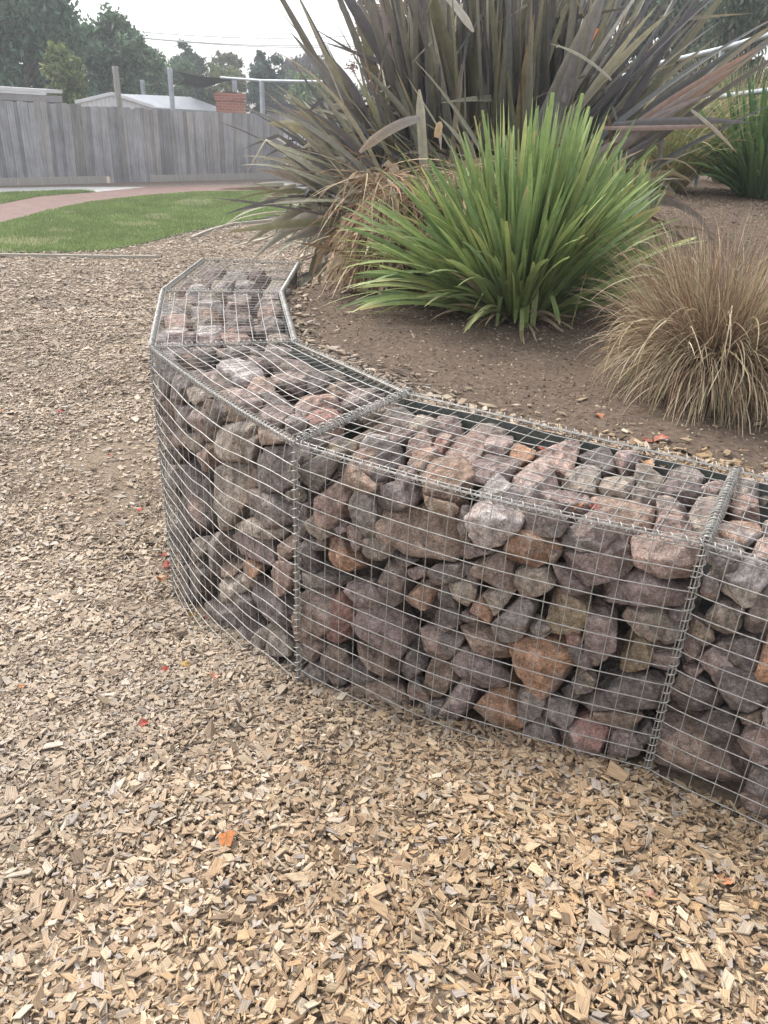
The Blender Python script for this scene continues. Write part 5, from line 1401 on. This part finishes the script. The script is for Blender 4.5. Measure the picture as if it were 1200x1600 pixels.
# small play frame: orange beam between pale posts behind the flax
pf = at_y(905, 53, 15.0)
play = thing('playground_tower', 'orange-roofed play frame with pale posts glimpsed behind the flax', 'play frame', (pf[0], 15.0, GZ))
M_OR = plain_mat('orange_paint', (.62, .17, .045), (.70, .22, .06), 2, .5)
a, b = at_y(878, 59, 15), at_y(936, 50, 15)
bm = bmesh.new(); n_ = 10; rings = []
for k in range(n_ + 1):
    t_ = k / n_; c_ = a * (1 - t_) + b * t_; hgt = .07 + .07 * math.sin(math.pi * t_)
    rings.append([bm.verts.new((c_[0] - pf[0], dy, c_[2] - GZ + dz)) for dy, dz in ((-.04, -hgt), (.9, -hgt), (.9, hgt * .6), (-.04, hgt * .6))])
for r1, r2 in zip(rings[:-1], rings[1:]):
    for k in range(4): bm.faces.new((r1[k], r1[(k + 1) % 4], r2[(k + 1) % 4], r2[k]))
bm.faces.new(rings[0]); bm.faces.new(rings[-1][::-1]); bm_obj('roof', bm, M_OR, play)
M_PW = plain_mat('pale_paint', (.55, .57, .58), (.62, .64, .65), 2, .5)
for px_ in (884, 930):
    q = at_y(px_, 58, 15.02); V, F = tubes(np.array([[[q[0], 15.02, GZ], [q[0], 15.02, q[2]]]]), .045, 10); mesh_np('post', shift(V, play), F, M_PW, play, smooth=True)
yb = at_y(505, 232, 17.5); ypanel = thing('playground_toy', 'small yellow and blue play panel seen through the left flax leaves', 'play panel', (yb[0], 17.5, GZ))
bm = bmesh.new(); box(bm, -.14, .0, -.02, .02, yb[2] - GZ - .15, yb[2] - GZ + .16); bm_obj('panel', bm, plain_mat('yellow_paint', (.75, .42, .05), (.8, .5, .08), 2, .5), ypanel)
bm = bmesh.new(); box(bm, -.20, -.145, -.03, .03, 0, yb[2] - GZ + .2); bm_obj('post', bm, plain_mat('blue_paint', (.06, .12, .32), (.08, .15, .36), 2, .5), ypanel)
bm = bmesh.new(); box(bm, .005, .06, -.03, .03, 0, yb[2] - GZ + .2); bm_obj('post', bm, plain_mat('blue_paint_2', (.06, .12, .32), (.08, .15, .36), 2, .5), ypanel)

# ------------------------------------------------------------------ shed, chimney, carport, house
def ribbed(name, c1, c2, rough=.45, freq=5.0, axis='X'):
    m, nt, bs = new_mat(name)
    n = noise_node(nt, 1.4, 6, .65); r = nt.nodes.new('ShaderNodeValToRGB')
    r.color_ramp.elements[0].position = .3; r.color_ramp.elements[0].color = (*c1, 1); r.color_ramp.elements[1].position = .7; r.color_ramp.elements[1].color = (*c2, 1)
    nt.links.new(n.outputs['Fac'], r.inputs[0]); nt.links.new(r.outputs[0], bs.inputs['Base Color']); bs.inputs['Roughness'].default_value = rough; return m
M_WHITE = ribbed('white_sheeting', (.60, .62, .64), (.72, .73, .74))
M_ROOFW = ribbed('pale_roof_sheeting', (.58, .60, .63), (.72, .73, .75))
def corrugated(p00, p10, p01, p11, n, amp, thick, seg=4):
    """sheet with n trapezoid ribs running from the p0x edge to the p1x edge"""
    p00, p10, p01, p11 = map(np.array, (p00, p10, p01, p11)); up = np.cross(p01 - p00, p10 - p00); up = up / np.linalg.norm(up)
    if up[2] < 0 or (abs(up[2]) < .1 and up[1] > 0): up = -up
    prof = []
    for k in range(n):
        for dt, h in ((0, 0), (.45, 0), (.55, amp), (.9, amp), (1.0, 0)): prof.append(((k + dt * .999) / n, h))
    Vs = []
    for t_, h in prof:
        for a_, b_ in ((p00, p01), (p10, p11)):
            q = a_ * (1 - t_) + b_ * t_ + up * h; Vs += [q, q - up * thick]
    V = np.array(Vs); m = len(prof); F = []
    for k in range(m - 1):
        b0 = k * 4; b1 = b0 + 4; F += [(b0, b0 + 2, b1 + 2, b1), (b0 + 1, b1 + 1, b1 + 3, b0 + 3), (b0, b1, b1 + 1, b0 + 1), (b0 + 2, b0 + 3, b1 + 3, b1 + 2)]
    F += [(0, 1, 3, 2), ((m - 1) * 4, (m - 1) * 4 + 2, (m - 1) * 4 + 3, (m - 1) * 4 + 1)]
    return V, np.array(F)
Ys = 30.0
eL = at_y(117, 161, Ys); ap = at_y(175, 147.5, Ys + .9); eR = at_y(240, 169, Ys + 1.9)        # gable end, left eave / apex / right eave
apB = at_y(297, 152.5, Ys + 5.0); eRB = at_y(362, 176.5, Ys + 6.0); eLB = eL + (apB - ap)
eLB[2] = eL[2] + (eRB[2] - eR[2])
shed = thing('shed', 'white corrugated metal shed with low gable roof behind the fence', 'shed', (eL[0], eL[1], GZ))
V, F = corrugated(ap, eR, apB, eRB, 16, .035, .02); mesh_np('roof', shift(V, shed), F, M_ROOFW, shed)
V, F = corrugated(ap, eL, apB, eLB, 16, .035, .02); mesh_np('roof', shift(V, shed), F, M_ROOFW, shed)
# gable wall as vertical ribs
prof = []; nn_ = 18
gd = (eR - eL)[:2]; gl = np.linalg.norm(gd); gd /= gl; gn = np.array([gd[1], -gd[0]]); gn = gn if gn[1] < 0 else -gn
ta = ((ap - eL)[:2] @ gd) / gl
Vs, Fs = [], []
for k in range(nn_):
    for dt, h in ((0, 0), (.82, 0), (.86, -.02), (.96, -.02)):
        t_ = (k + dt) / nn_; q = eL[:2] + gd * gl * t_ + gn * (h - .06)
        zt_ = (eL[2] + (ap[2] - eL[2]) * t_ / ta if t_ < ta else ap[2] + (eR[2] - ap[2]) * (t_ - ta) / (1 - ta)) - .03
        Vs += [(q[0], q[1], GZ), (q[0], q[1], zt_)]
Vs = np.array(Vs); m_ = len(Vs) // 2; F = np.array([(2 * k, 2 * k + 2, 2 * k + 3, 2 * k + 1) for k in range(m_ - 1)])
mesh_np('gable_wall', shift(Vs, shed), F, M_WHITE, shed)
for (a_, b_) in ((eL, ap), (ap, eR)):
    a2, b2 = a_ + np.r_[gn * .03, -.02], b_ + np.r_[gn * .03, -.02]
    V = np.array([a2, b2, b2 + [0, 0, .10], a2 + [0, 0, .10]]); V = np.concatenate([V, V - np.r_[gn * .04, 0]])
    mesh_np('barge_board', shift(V, shed), np.array([(0, 1, 2, 3), (7, 6, 5, 4), (0, 4, 5, 1), (3, 2, 6, 7)]), M_WHITE, shed)
V = np.array([eR, eRB, eRB - [0, 0, eRB[2] - GZ], eR - [0, 0, eR[2] - GZ]]); V[:, :2] += (ap - eR)[None, :2] * .03; mesh_np('side_wall', shift(V, shed), np.array([(0, 1, 2, 3)]), M_WHITE, shed)
V, F = tubes(np.array([[eR + [0, 0, -.03], eRB + [0, 0, -.03]]]), .06, 8); mesh_np('gutter', shift(V, shed), F, plain_mat('grey_gutter', (.2, .22, .24), (.28, .3, .32), 2, .5), shed, smooth=True)

def brick_mat():
    m, nt, bs = new_mat('red_brick')
    t = nt.nodes.new('ShaderNodeTexCoord'); mp = nt.nodes.new('ShaderNodeMapping'); mp.inputs['Rotation'].default_value = (math.radians(90), 0, 0); nt.links.new(t.outputs['Object'], mp.inputs['Vector'])
    b = nt.nodes.new('ShaderNodeTexBrick'); b.inputs['Scale'].default_value = 1.0; b.inputs['Brick Width'].default_value = .24; b.inputs['Row Height'].default_value = .086; b.inputs['Mortar Size'].default_value = .008
    b.inputs['Color1'].default_value = (.36, .135, .095, 1); b.inputs['Color2'].default_value = (.27, .10, .075, 1); b.inputs['Mortar'].default_value = (.33, .27, .23, 1)
    nt.links.new(mp.outputs[0], b.inputs['Vector']); nt.links.new(b.outputs['Color'], bs.inputs['Base Color']); bs.inputs['Roughness'].default_value = .9; return m
M_BRICK = brick_mat()
cL, cR = at_y(335, 151, 30.5), at_y(379, 151, 30.5); cw = (cR - cL)[0]
ch = thing('brick_chimney', 'square red brick chimney with a wider capping, behind the fence', 'chimney', ((cL[0] + cR[0]) / 2, 30.5, GZ))
zt_ = at_y(357, 145, 30.5)[2] - GZ; zm = at_y(357, 157, 30.5)[2] - GZ
bm = bmesh.new(); box(bm, -cw * .46, cw * .46, 0, cw * .8, 0, zm - .003); bm_obj('stack', bm, M_BRICK, ch)
bm = bmesh.new(); box(bm, -cw * .5, cw * .5, -.04, cw * .84, zm, zm + (zt_ - zm) * .55); box(bm, -cw * .485, cw * .485, -.025, cw * .825, zm + (zt_ - zm) * .553, zt_); bm_obj('capping', bm, M_BRICK, ch)
bm = bmesh.new(); box(bm, -cw * .22, cw * .22, cw * .15, cw * .6, zt_ + .002, zt_ + .03); bm_obj('flue', bm, M_BLACK, ch)

cp_l, cp_r = at_y(-70, 131, 27), at_y(70, 139.5, 27.6)
cport = thing('carport', 'flat-roofed carport with pale fascia at the far left behind the fence', 'carport', (cp_r[0], cp_r[1], GZ))
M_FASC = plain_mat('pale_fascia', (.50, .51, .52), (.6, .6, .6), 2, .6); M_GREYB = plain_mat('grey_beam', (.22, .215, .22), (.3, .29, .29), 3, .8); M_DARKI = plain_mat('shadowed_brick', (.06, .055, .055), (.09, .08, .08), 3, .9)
dd_ = cp_r - cp_l
def slab(name, a, b, zt, zb, depth, mat, parent, inset=0):
    depth = depth * .28; inset = inset * .28
    V = []
    for p in (a, b):
        for dy in (inset, depth):
            for z_ in (zt, zb): V.append((p[0], p[1] + dy, p[2] + z_))
    V = np.array(V); mesh_np(name, shift(V, parent), np.array([(0, 1, 5, 4), (2, 6, 7, 3), (0, 4, 6, 2), (1, 3, 7, 5), (0, 2, 3, 1), (4, 5, 7, 6)]), mat, parent)
slab('roof', cp_l, cp_r, .0, -.10, 5, M_FASC, cport)
slab('fascia', cp_l, cp_r, -.105, -.17, .04, M_FASC, cport, -.05)
slab('beam', cp_l, cp_r + [-.02, 0, 0], -.175, -.36, 4.9, M_GREYB, cport, .05)
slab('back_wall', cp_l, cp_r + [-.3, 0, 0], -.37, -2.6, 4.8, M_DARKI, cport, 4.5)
q = at_y(61, 150, 27.6); bm = bmesh.new(); box(bm, q[0] - cp_r[0] - .08, q[0] - cp_r[0] + .08, .2, .36, 0, cp_r[2] - GZ - .362); bm_obj('post', bm, M_GREYB, cport)

h0 = at_y(417, 170, 35); h1 = at_y(492, 168, 35); h2 = at_y(600, 170, 40)
house = thing('weatherboard_house', 'white weatherboard house with a dark flat roof edge, right of the fence end', 'house', (h0[0], h0[1], GZ))
prs = []; hh = h0[2] - GZ - .12; nb = 22
def boards(a, b, n_, hh):
    Vv, Ff = [], []
    for k in range(n_):
        z0_ = GZ + hh * k / n_; z1_ = GZ + hh * (k + 1) / n_; nn2 = (b - a)[:2]; nn2 = np.array([nn2[1], -nn2[0]]) / np.linalg.norm(nn2)
        i0 = len(Vv)
        for p in (a, b): Vv += [(p[0] + nn2[0] * .03, p[1] + nn2[1] * .03, z0_), (p[0], p[1], z1_ - .002), (p[0], p[1], z0_)]
        Ff += [(i0, i0 + 3, i0 + 4, i0 + 1), (i0, i0 + 2, i0 + 5, i0 + 3)]
    return np.array(Vv), np.array(Ff)
V, F = boards(h0, h1, nb, hh); mesh_np('front_wall', shift(V, house), F, plain_mat('white_boards', (.66, .68, .70), (.74, .75, .76), 2, .6), house)
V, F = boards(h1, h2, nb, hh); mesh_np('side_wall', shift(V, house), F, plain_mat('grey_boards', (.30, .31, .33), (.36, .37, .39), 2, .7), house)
for a_, b_ in ((h0 + [-.3, 0, 0], h1), (h1, h2)):
    V = np.array([[p[0], p[1] + dy, p[2] + dz] for p in (a_, b_) for dy in (-.5, 3.5) for dz in (-.12, .14)])
    mesh_np('roof_edge', shift(V, house), np.array([(0, 1, 5, 4), (2, 6, 7, 3), (1, 3, 7, 5), (0, 4, 6, 2), (0, 2, 3, 1), (4, 5, 7, 6)]), plain_mat('dark_roof', (.05, .058, .068), (.075, .083, .095), 2, .6), house)

# ------------------------------------------------------------------ trees
M_BARK = plain_mat('bark', (.10, .085, .07), (.24, .20, .17), 9, .95, bump=(.6, .02), stretch=(1, 1, .25))
def tree(name, label, cx, cy, rx, ry, Y_, cols, n_leaf, leaf, clumps=26, cat='tree', group='trees beyond the fence', trunk=.22, hang=0.0, fill=.35, gap=.5, ypow=1.0, extra=None, low=2.1):
    """crown centred at photo (cx,cy) with half-sizes rx, ry in photo pixels, standing Y_ metres away"""
    c = at_y(cx, cy, Y_); mpp = (Y_ / ray(cx, cy)[1]) / FPX
    Rx, Rz = rx * mpp, ry * mpp; Ry = Rx * .8
    root = thing(name, label, cat, (c[0], Y_, GZ), group)
    # clump centres in an uneven ellipsoid
    clumps = int(clumps * 1.9)
    u = RNG.normal(size=(clumps, 3)); u /= np.linalg.norm(u, axis=1, keepdims=True); rad = RNG.uniform(fill, .86, clumps) 
    cc = u * rad[:, None] * [Rx, Ry, Rz]
    cr = RNG.uniform(.11, .30, clumps) * (Rx * Ry * Rz) ** (1 / 3)
    cc[:, 2] = np.where(cc[:, 2] < 0, cc[:, 2] * low, cc[:, 2])
    lobes = vnoise(u * 1.7 + cx, 1, 3, 2); cc *= (0.8 + .5 * lobes)[:, None]
    if extra:
        for (ex_, ez_, er_) in extra: cc = np.concatenate([cc, [[ex_ * mpp, RNG.uniform(-1, 1), ez_ * mpp]]]); cr = np.append(cr, er_ * mpp)
        clumps = len(cr)
    cc[:, 2] = np.maximum(cc[:, 2], -(c[2] - GZ) + cr)
    n_leaf = int(n_leaf * 1.5)
    k = RNG.choice(clumps, n_leaf, p=cr ** 2 / (cr ** 2).sum())
    v = RNG.normal(size=(n_leaf, 3)); v /= np.linalg.norm(v, axis=1, keepdims=True); v *= np.abs(RNG.normal(0, .62, (n_leaf, 1)))
    v[:, 2] = v[:, 2] * .75 - np.abs(RNG.normal(0, .25, n_leaf)) * hang
    P = cc[k] + v * cr[k][:, None] * 1.15
    P = P[vnoise(P, 1.9 / (cr.mean()), 71, 2) > .30 * gap]; n = len(P)
    kk = k[:n]
    a = RNG.normal(size=(n, 3)); a[:, 2] -= hang * 2; a /= np.linalg.norm(a, axis=1, keepdims=True); b = np.cross(a, RNG.normal(size=(n, 3))); b /= np.linalg.norm(b, axis=1, keepdims=True)
    s = leaf * RNG.uniform(.6, 1.35, (n, 1))
    V = np.stack([P - a * s, P - b * s * .42, P + a * s, P + b * s * .42], 1).reshape(-1, 3) + [0, 0, c[2] - GZ]
    F = np.arange(4 * n).reshape(n, 4)
    col = np.array(cols)[RNG.integers(0, len(cols), clumps)][kk] * RNG.uniform(.62, 1.35, (clumps, 1))[kk]
    col = col * RNG.uniform(.65, 1.35, (n, 1))
    mesh_np('crown', V, F, M_TREE, root, col=np.repeat(col, 4, 0))
    # trunk and limbs
    zc = c[2] - GZ; prs = []
    t_ = np.linspace(0, 1, 9)[:, None]; top = np.array([RNG.uniform(-.1, .1) * Rx, 0, zc + Rz * .35])
    pth = top * t_ + np.array([np.sin(t_[:, 0] * 5) * .06 * Rx, 0 * t_[:, 0], 0 * t_[:, 0]]).T
    prs.append(tubes(pth[None], (trunk * (1 - .75 * t_[:, 0]))[None], 8))
    for q in range(min(clumps, 16)):
        st = pth[RNG.integers(3, 8)]; e = cc[q] + [0, 0, zc]; tt_ = np.linspace(0, 1, 7)[:, None]; mid = (st + e) / 2 + RNG.normal(0, .06 * Rx, 3)
        pp = (1 - tt_) ** 2 * st + 2 * (1 - tt_) * tt_ * mid + tt_ ** 2 * e
        prs.append(tubes(pp[None], (trunk * .34 * (1 - .85 * tt_[:, 0]))[None], 5))
    V, F = join_np(prs); mesh_np('trunk', V, F, M_BARK, root, smooth=True)
    return root
BLUEG = [(.07, .14, .085), (.095, .18, .105), (.055, .11, .075)]
OLIV = [(.15, .19, .07), (.21, .25, .085), (.12, .16, .07)]
GREY = [(.105, .175, .10), (.14, .21, .12), (.08, .135, .085)]
tree('evergreen_tree', 'big dark blue-green tree filling the top left corner', 15, 60, 112, 128, 36, BLUEG, 46000, .15, 60, trunk=.4, hang=.5, gap=.2, extra=[(80, -62, 16), (95, -70, 15), (110, -76, 14), (124, -78, 9), (88, -50, 12), (100, -58, 8)])
tree('bare_tree', 'purplish thin-leaved tree between the corner tree and the grey-green tree', 120, 75, 22, 48, 60, [(.16, .12, .12), (.20, .15, .14)], 5000, .11, 16, trunk=.25)
tree('shrubby_tree', 'yellow-green bushy tree behind the carport', 98, 128, 36, 50, 31, OLIV, 14000, .12, 28)
tree('bushy_tree', 'tall grey-green tree behind the white shed', 178, 105, 56, 80, 40, GREY, 34000, .14, 46, trunk=.35, gap=.25)
tree('bushy_tree', 'right shoulder of grey-green foliage beside the tall grey-green tree', 232, 118, 34, 52, 43, GREY, 15000, .14, 26)
tree('conifer_tree', 'dark pointed tree just right of the tallest steel pole', 298, 112, 34, 45, 55, [(.045, .08, .055), (.06, .10, .07)], 9000, .14, 20)
tree('gum_tree', 'open-crowned gum tree with gaps above the brick chimney', 352, 100, 26, 24, 62, [(.12, .14, .09), (.16, .17, .10)], 2800, .15, 14, gap=.9)
tree('shrubby_tree', 'bright yellow-green small tree right of the chimney pole', 362, 135, 30, 34, 58, [(.20, .22, .07), (.16, .19, .07)], 5000, .14, 14)
tree('evergreen_tree', 'rounded blue-green tree behind the pole at the fence end', 412, 132, 36, 50, 52, [(.045, .085, .07), (.06, .10, .08)], 10000, .14, 22, gap=.2)
tree('purple_tree', 'wide purple-brown tree on the skyline left of the flax', 478, 112, 50, 26, 70, [(.11, .095, .10), (.09, .09, .085)], 9000, .17, 22, gap=.25)
tree('shrubby_tree', 'light green round bush-like tree above the white house', 488, 150, 32, 36, 48, [(.12, .19, .07), (.15, .22, .09)], 8000, .12, 16)
tree('bushy_tree', 'dark green tree low behind the middle of the fence line', 320, 150, 46, 30, 60, GREY, 6000, .15, 14)
tree('bushy_tree', 'dark tree filling the skyline behind the house and flax', 560, 165, 60, 36, 55, [(.05, .08, .05), (.07, .1, .06)], 9000, .15, 20)
tree('bushy_tree', 'mid-green tree filling the skyline between the shed and the dark pointed tree', 262, 138, 56, 36, 50, GREY, 9000, .13, 18, gap=.2)
tree('bushy_tree', 'green tree low behind the purple-brown skyline tree', 445, 142, 44, 32, 58, [(.08, .13, .08), (.11, .16, .09)], 9000, .14, 18, gap=.2)
tree('shrubby_tree', 'yellowish bushy tree left of the brick chimney, behind the shed roof', 322, 128, 30, 34, 56, OLIV, 7000, .13, 16, gap=.3)
RED = [(.20, .12, .10), (.26, .16, .12), (.15, .12, .08), (.22, .17, .11)]
tree('sparse_tree', 'sparse reddish autumn tree behind the left of the big flax', 610, 60, 70, 95, 26, RED, 9000, .055, 34, gap=1.2, trunk=.14)
tree('sparse_tree', 'thin reddish-leaved tree behind the middle of the big flax', 740, 30, 70, 85, 30, RED, 8000, .06, 30, gap=1.2, trunk=.14)
DKG = [(.075, .10, .075), (.10, .13, .09), (.125, .15, .105)]
tree('gum_tree', 'dark gum tree with hanging foliage behind the right of the big flax', 900, 40, 90, 120, 28, DKG, 24000, .085, 40, hang=1.0, gap=.5, trunk=.25)
tree('gum_tree', 'dark dense gum tree at the top right behind the rail', 1040, 60, 95, 130, 26, DKG, 26000, .08, 40, hang=1.0, gap=.3, trunk=.28)
tree('gum_tree', 'paler grey-green gum tree in the top right corner', 1165, 60, 75, 150, 22, [(.09, .12, .08), (.12, .15, .095), (.07, .10, .065)], 26000, .065, 36, hang=1.0, gap=.25, trunk=.22)
tree('bushy_tree', 'dark low tree at the right edge below the rail', 1190, 175, 60, 70, 19, DKG, 12000, .055, 24, gap=.2, trunk=.12)
tree('bushy_tree', 'dark low scrubby tree behind the flax leaves at right centre', 1000, 190, 110, 60, 24, DKG, 16000, .08, 30, gap=.2, trunk=.12)
tree('bushy_tree', 'dark shrubby tree hidden behind the middle of the big flax', 780, 200, 130, 70, 22, DKG, 14000, .08, 30, gap=.3, trunk=.12)

# ------------------------------------------------------------------ fallen leaves
def lobed_leaf(x, y, z, s, c, label, seed, tilt=.4):
    r = np.random.default_rng(seed); m = 22; th = np.arange(m) * 2 * np.pi / m
    rr = s * (0.62 + .38 * np.abs(np.cos(2.5 * th)) ** .7) * r.uniform(.85, 1.15, m)
    ring = np.stack([np.cos(th) * rr, np.sin(th) * rr * .85, (rr / s) ** 2 * s * r.uniform(.1, .5) * np.cos(2 * th + r.uniform(0, 6))], 1)
    inner = ring * .5; V = np.concatenate([ring, inner, [[0, 0, 0]]]); cq = len(V) - 1
    a = tilt * r.uniform(-1, 1); Rm = np.array([[1, 0, 0], [0, math.cos(a), -math.sin(a)], [0, math.sin(a), math.cos(a)]]); yaw = r.uniform(0, 6.28)
    Rz_ = np.array([[math.cos(yaw), -math.sin(yaw), 0], [math.sin(yaw), math.cos(yaw), 0], [0, 0, 1]]); V = V @ (Rz_ @ Rm).T
    F = [(k, (k + 1) % m, m + (k + 1) % m, m + k) for k in range(m)] + [(m + k, m + (k + 1) % m, cq, cq) for k in range(m)]
    bm = bmesh.new(); vs = [bm.verts.new(v) for v in V]
    for f in F: bm.faces.new([vs[i] for i in dict.fromkeys(f)])
    me = bpy.data.meshes.new('fallen_leaf'); bm.to_mesh(me); bm.free()
    cols = np.tile(np.array(c), (len(V), 1)) * r.uniform(.6, 1.3, (len(V), 1)); a_ = me.attributes.new('col', 'FLOAT_COLOR', 'POINT'); a_.data.foreach_set('color', np.c_[cols, np.ones(len(V))].astype(np.float32).ravel())
    me.materials.append(M_FALLEN); o = bpy.data.objects.new('fallen_leaf', me); COL.objects.link(o); o.location = (x, y, z); tag(o, label, 'leaf', 'fallen autumn leaves')
RD, ORG, YL, PK = (.34, .075, .05), (.42, .16, .05), (.45, .30, .11), (.42, .22, .17)
def ray_ground(px, py, fn):
    dr = ray(px, py); t = 0.5
    while t < 40:
        p = _C + dr * t
        if p[2] < float(fn(p[0], p[1])): return p
        t += .01
    return p
LV = [(355, 1312, ORG, .024, 'orange curled leaf lying alone on the woodchips in the lower left'), (337, 1058, (.55, .27, .18), .020, 'salmon leaf on the woodchips left of the wall corner'), (258, 1048, RD, .014, 'small red leaf on the chips left of the salmon leaf'),
      (290, 1040, YL, .015, 'yellow-orange leaf between the red and salmon leaves on the chips'), (262, 885, RD, .026, 'red leaf in the pile against the wall\'s far left corner'), (252, 905, ORG, .026, 'orange leaf at the bottom of the pile by the far left corner'),
      (255, 868, RD, .022, 'topmost red leaf of the pile by the far left corner'), (300, 962, YL, .020, 'yellow leaf at the foot of the wavy-wired basket'), (325, 966, RD, .014, 'dark red leaf touching the foot of the wavy-wired basket'),
      (93, 643, (.7, .08, .10), .022, 'bright crimson leaf far up the chips at the left'), (2, 642, ORG, .022, 'orange leaf at the left edge of the photo'), (172, 712, RD, .018, 'red leaf left of the wall, middle distance'), (108, 775, PK, .018, 'pink leaf on the grey chips at the left'),
      (217, 797, (.65, .12, .10), .018, 'red leaf beside the wall, below the bare patch'), (157, 797, PK, .013, 'tiny pink leaf on the chips left of the wall'), (225, 1133, RD, .015, 'small red leaf on the chips, lower left of the wall'), (115, 597, PK, .02, 'pinkish leaf beside the bare soil patch'),
      (790, 1280, YL, .018, 'yellow chip-like leaf on the mulch at bottom right'), (1130, 1378, (.5, .2, .1), .016, 'rust-coloured leaf on the mulch near the right edge'), (1015, 1402, PK, .013, 'pink-tinged leaf on the mulch below the right-hand basket'), (35, 1075, ORG, .013, 'small orange leaf near the left edge of the mulch')]
for k, (px_, py_, c, s, lab) in enumerate(LV):
    p = ray_ground(px_, py_, lambda X, Y: ground_z(X, Y) + .018); lobed_leaf(p[0], p[1], p[2] + .008, s, c, lab, 500 + k)
for k, (px_, py_, c, s, lab) in enumerate([(935, 652, (.45, .2, .12), .022, 'rust leaf on the soil left of the tussock base'), (1032, 688, (.42, .15, .1), .026, 'reddish leaf under the front of the dry tussock'), (1010, 690, (.36, .12, .08), .02, 'dark red leaf beside the reddish leaf under the tussock'),
                                          (640, 520, (.4, .34, .28), .012, 'pale dead leaf on the soil in front of the green clump')]):
    p = ray_ground(px_, py_, lambda X, Y: soil_z(X, Y)); lobed_leaf(p[0], p[1], p[2] + .008, s, c, lab, 600 + k)
for k, (px_, py_, c, s, lab) in enumerate([(902, 785, ORG, .020, 'orange leaf lying between rocks on top of the nearest full basket'), (925, 790, RD, .018, 'red leaf beside the orange leaf on top of the nearest full basket'), (1058, 808, RD, .012, 'small red leaf between the rocks near the right cross binder'),
                                          (1010, 722, (.55, .33, .2), .022, 'peach leaf at the back of the nearest full basket'), (1038, 722, (.55, .36, .22), .020, 'right-hand peach leaf at the back of the nearest full basket'), (813, 731, YL, .013, 'round yellow leaf among the top rocks'), (845, 700, RD, .012, 'tiny red leaf among the rear top rocks')]):
    p = at_z(px_, py_, T - .022); lobed_leaf(p[0], p[1], p[2], s, c, lab, 700 + k, .2)

# ------------------------------------------------------------------ haze: the hazy morning air over the park
def haze_box(density):
    bm = bmesh.new(); box(bm, -245, 245, -62, 303, GZ - 1.2, 34)
    m = bpy.data.materials.new('hazy_air'); m.use_nodes = True; nt = m.node_tree; nt.nodes.remove(nt.nodes['Principled BSDF'])
    v = nt.nodes.new('ShaderNodeVolumePrincipled'); v.inputs['Density'].default_value = density; v.inputs['Color'].default_value = (.93, .95, .97, 1); v.inputs['Anisotropy'].default_value = .2
    nt.links.new(v.outputs[0], nt.nodes['Material Output'].inputs['Volume'])
    o = bm_obj('haze', bm, m); tag(o, 'thin pale haze filling the air over the whole park', 'haze', kind='stuff')
haze_box(0.0029)
print('done')
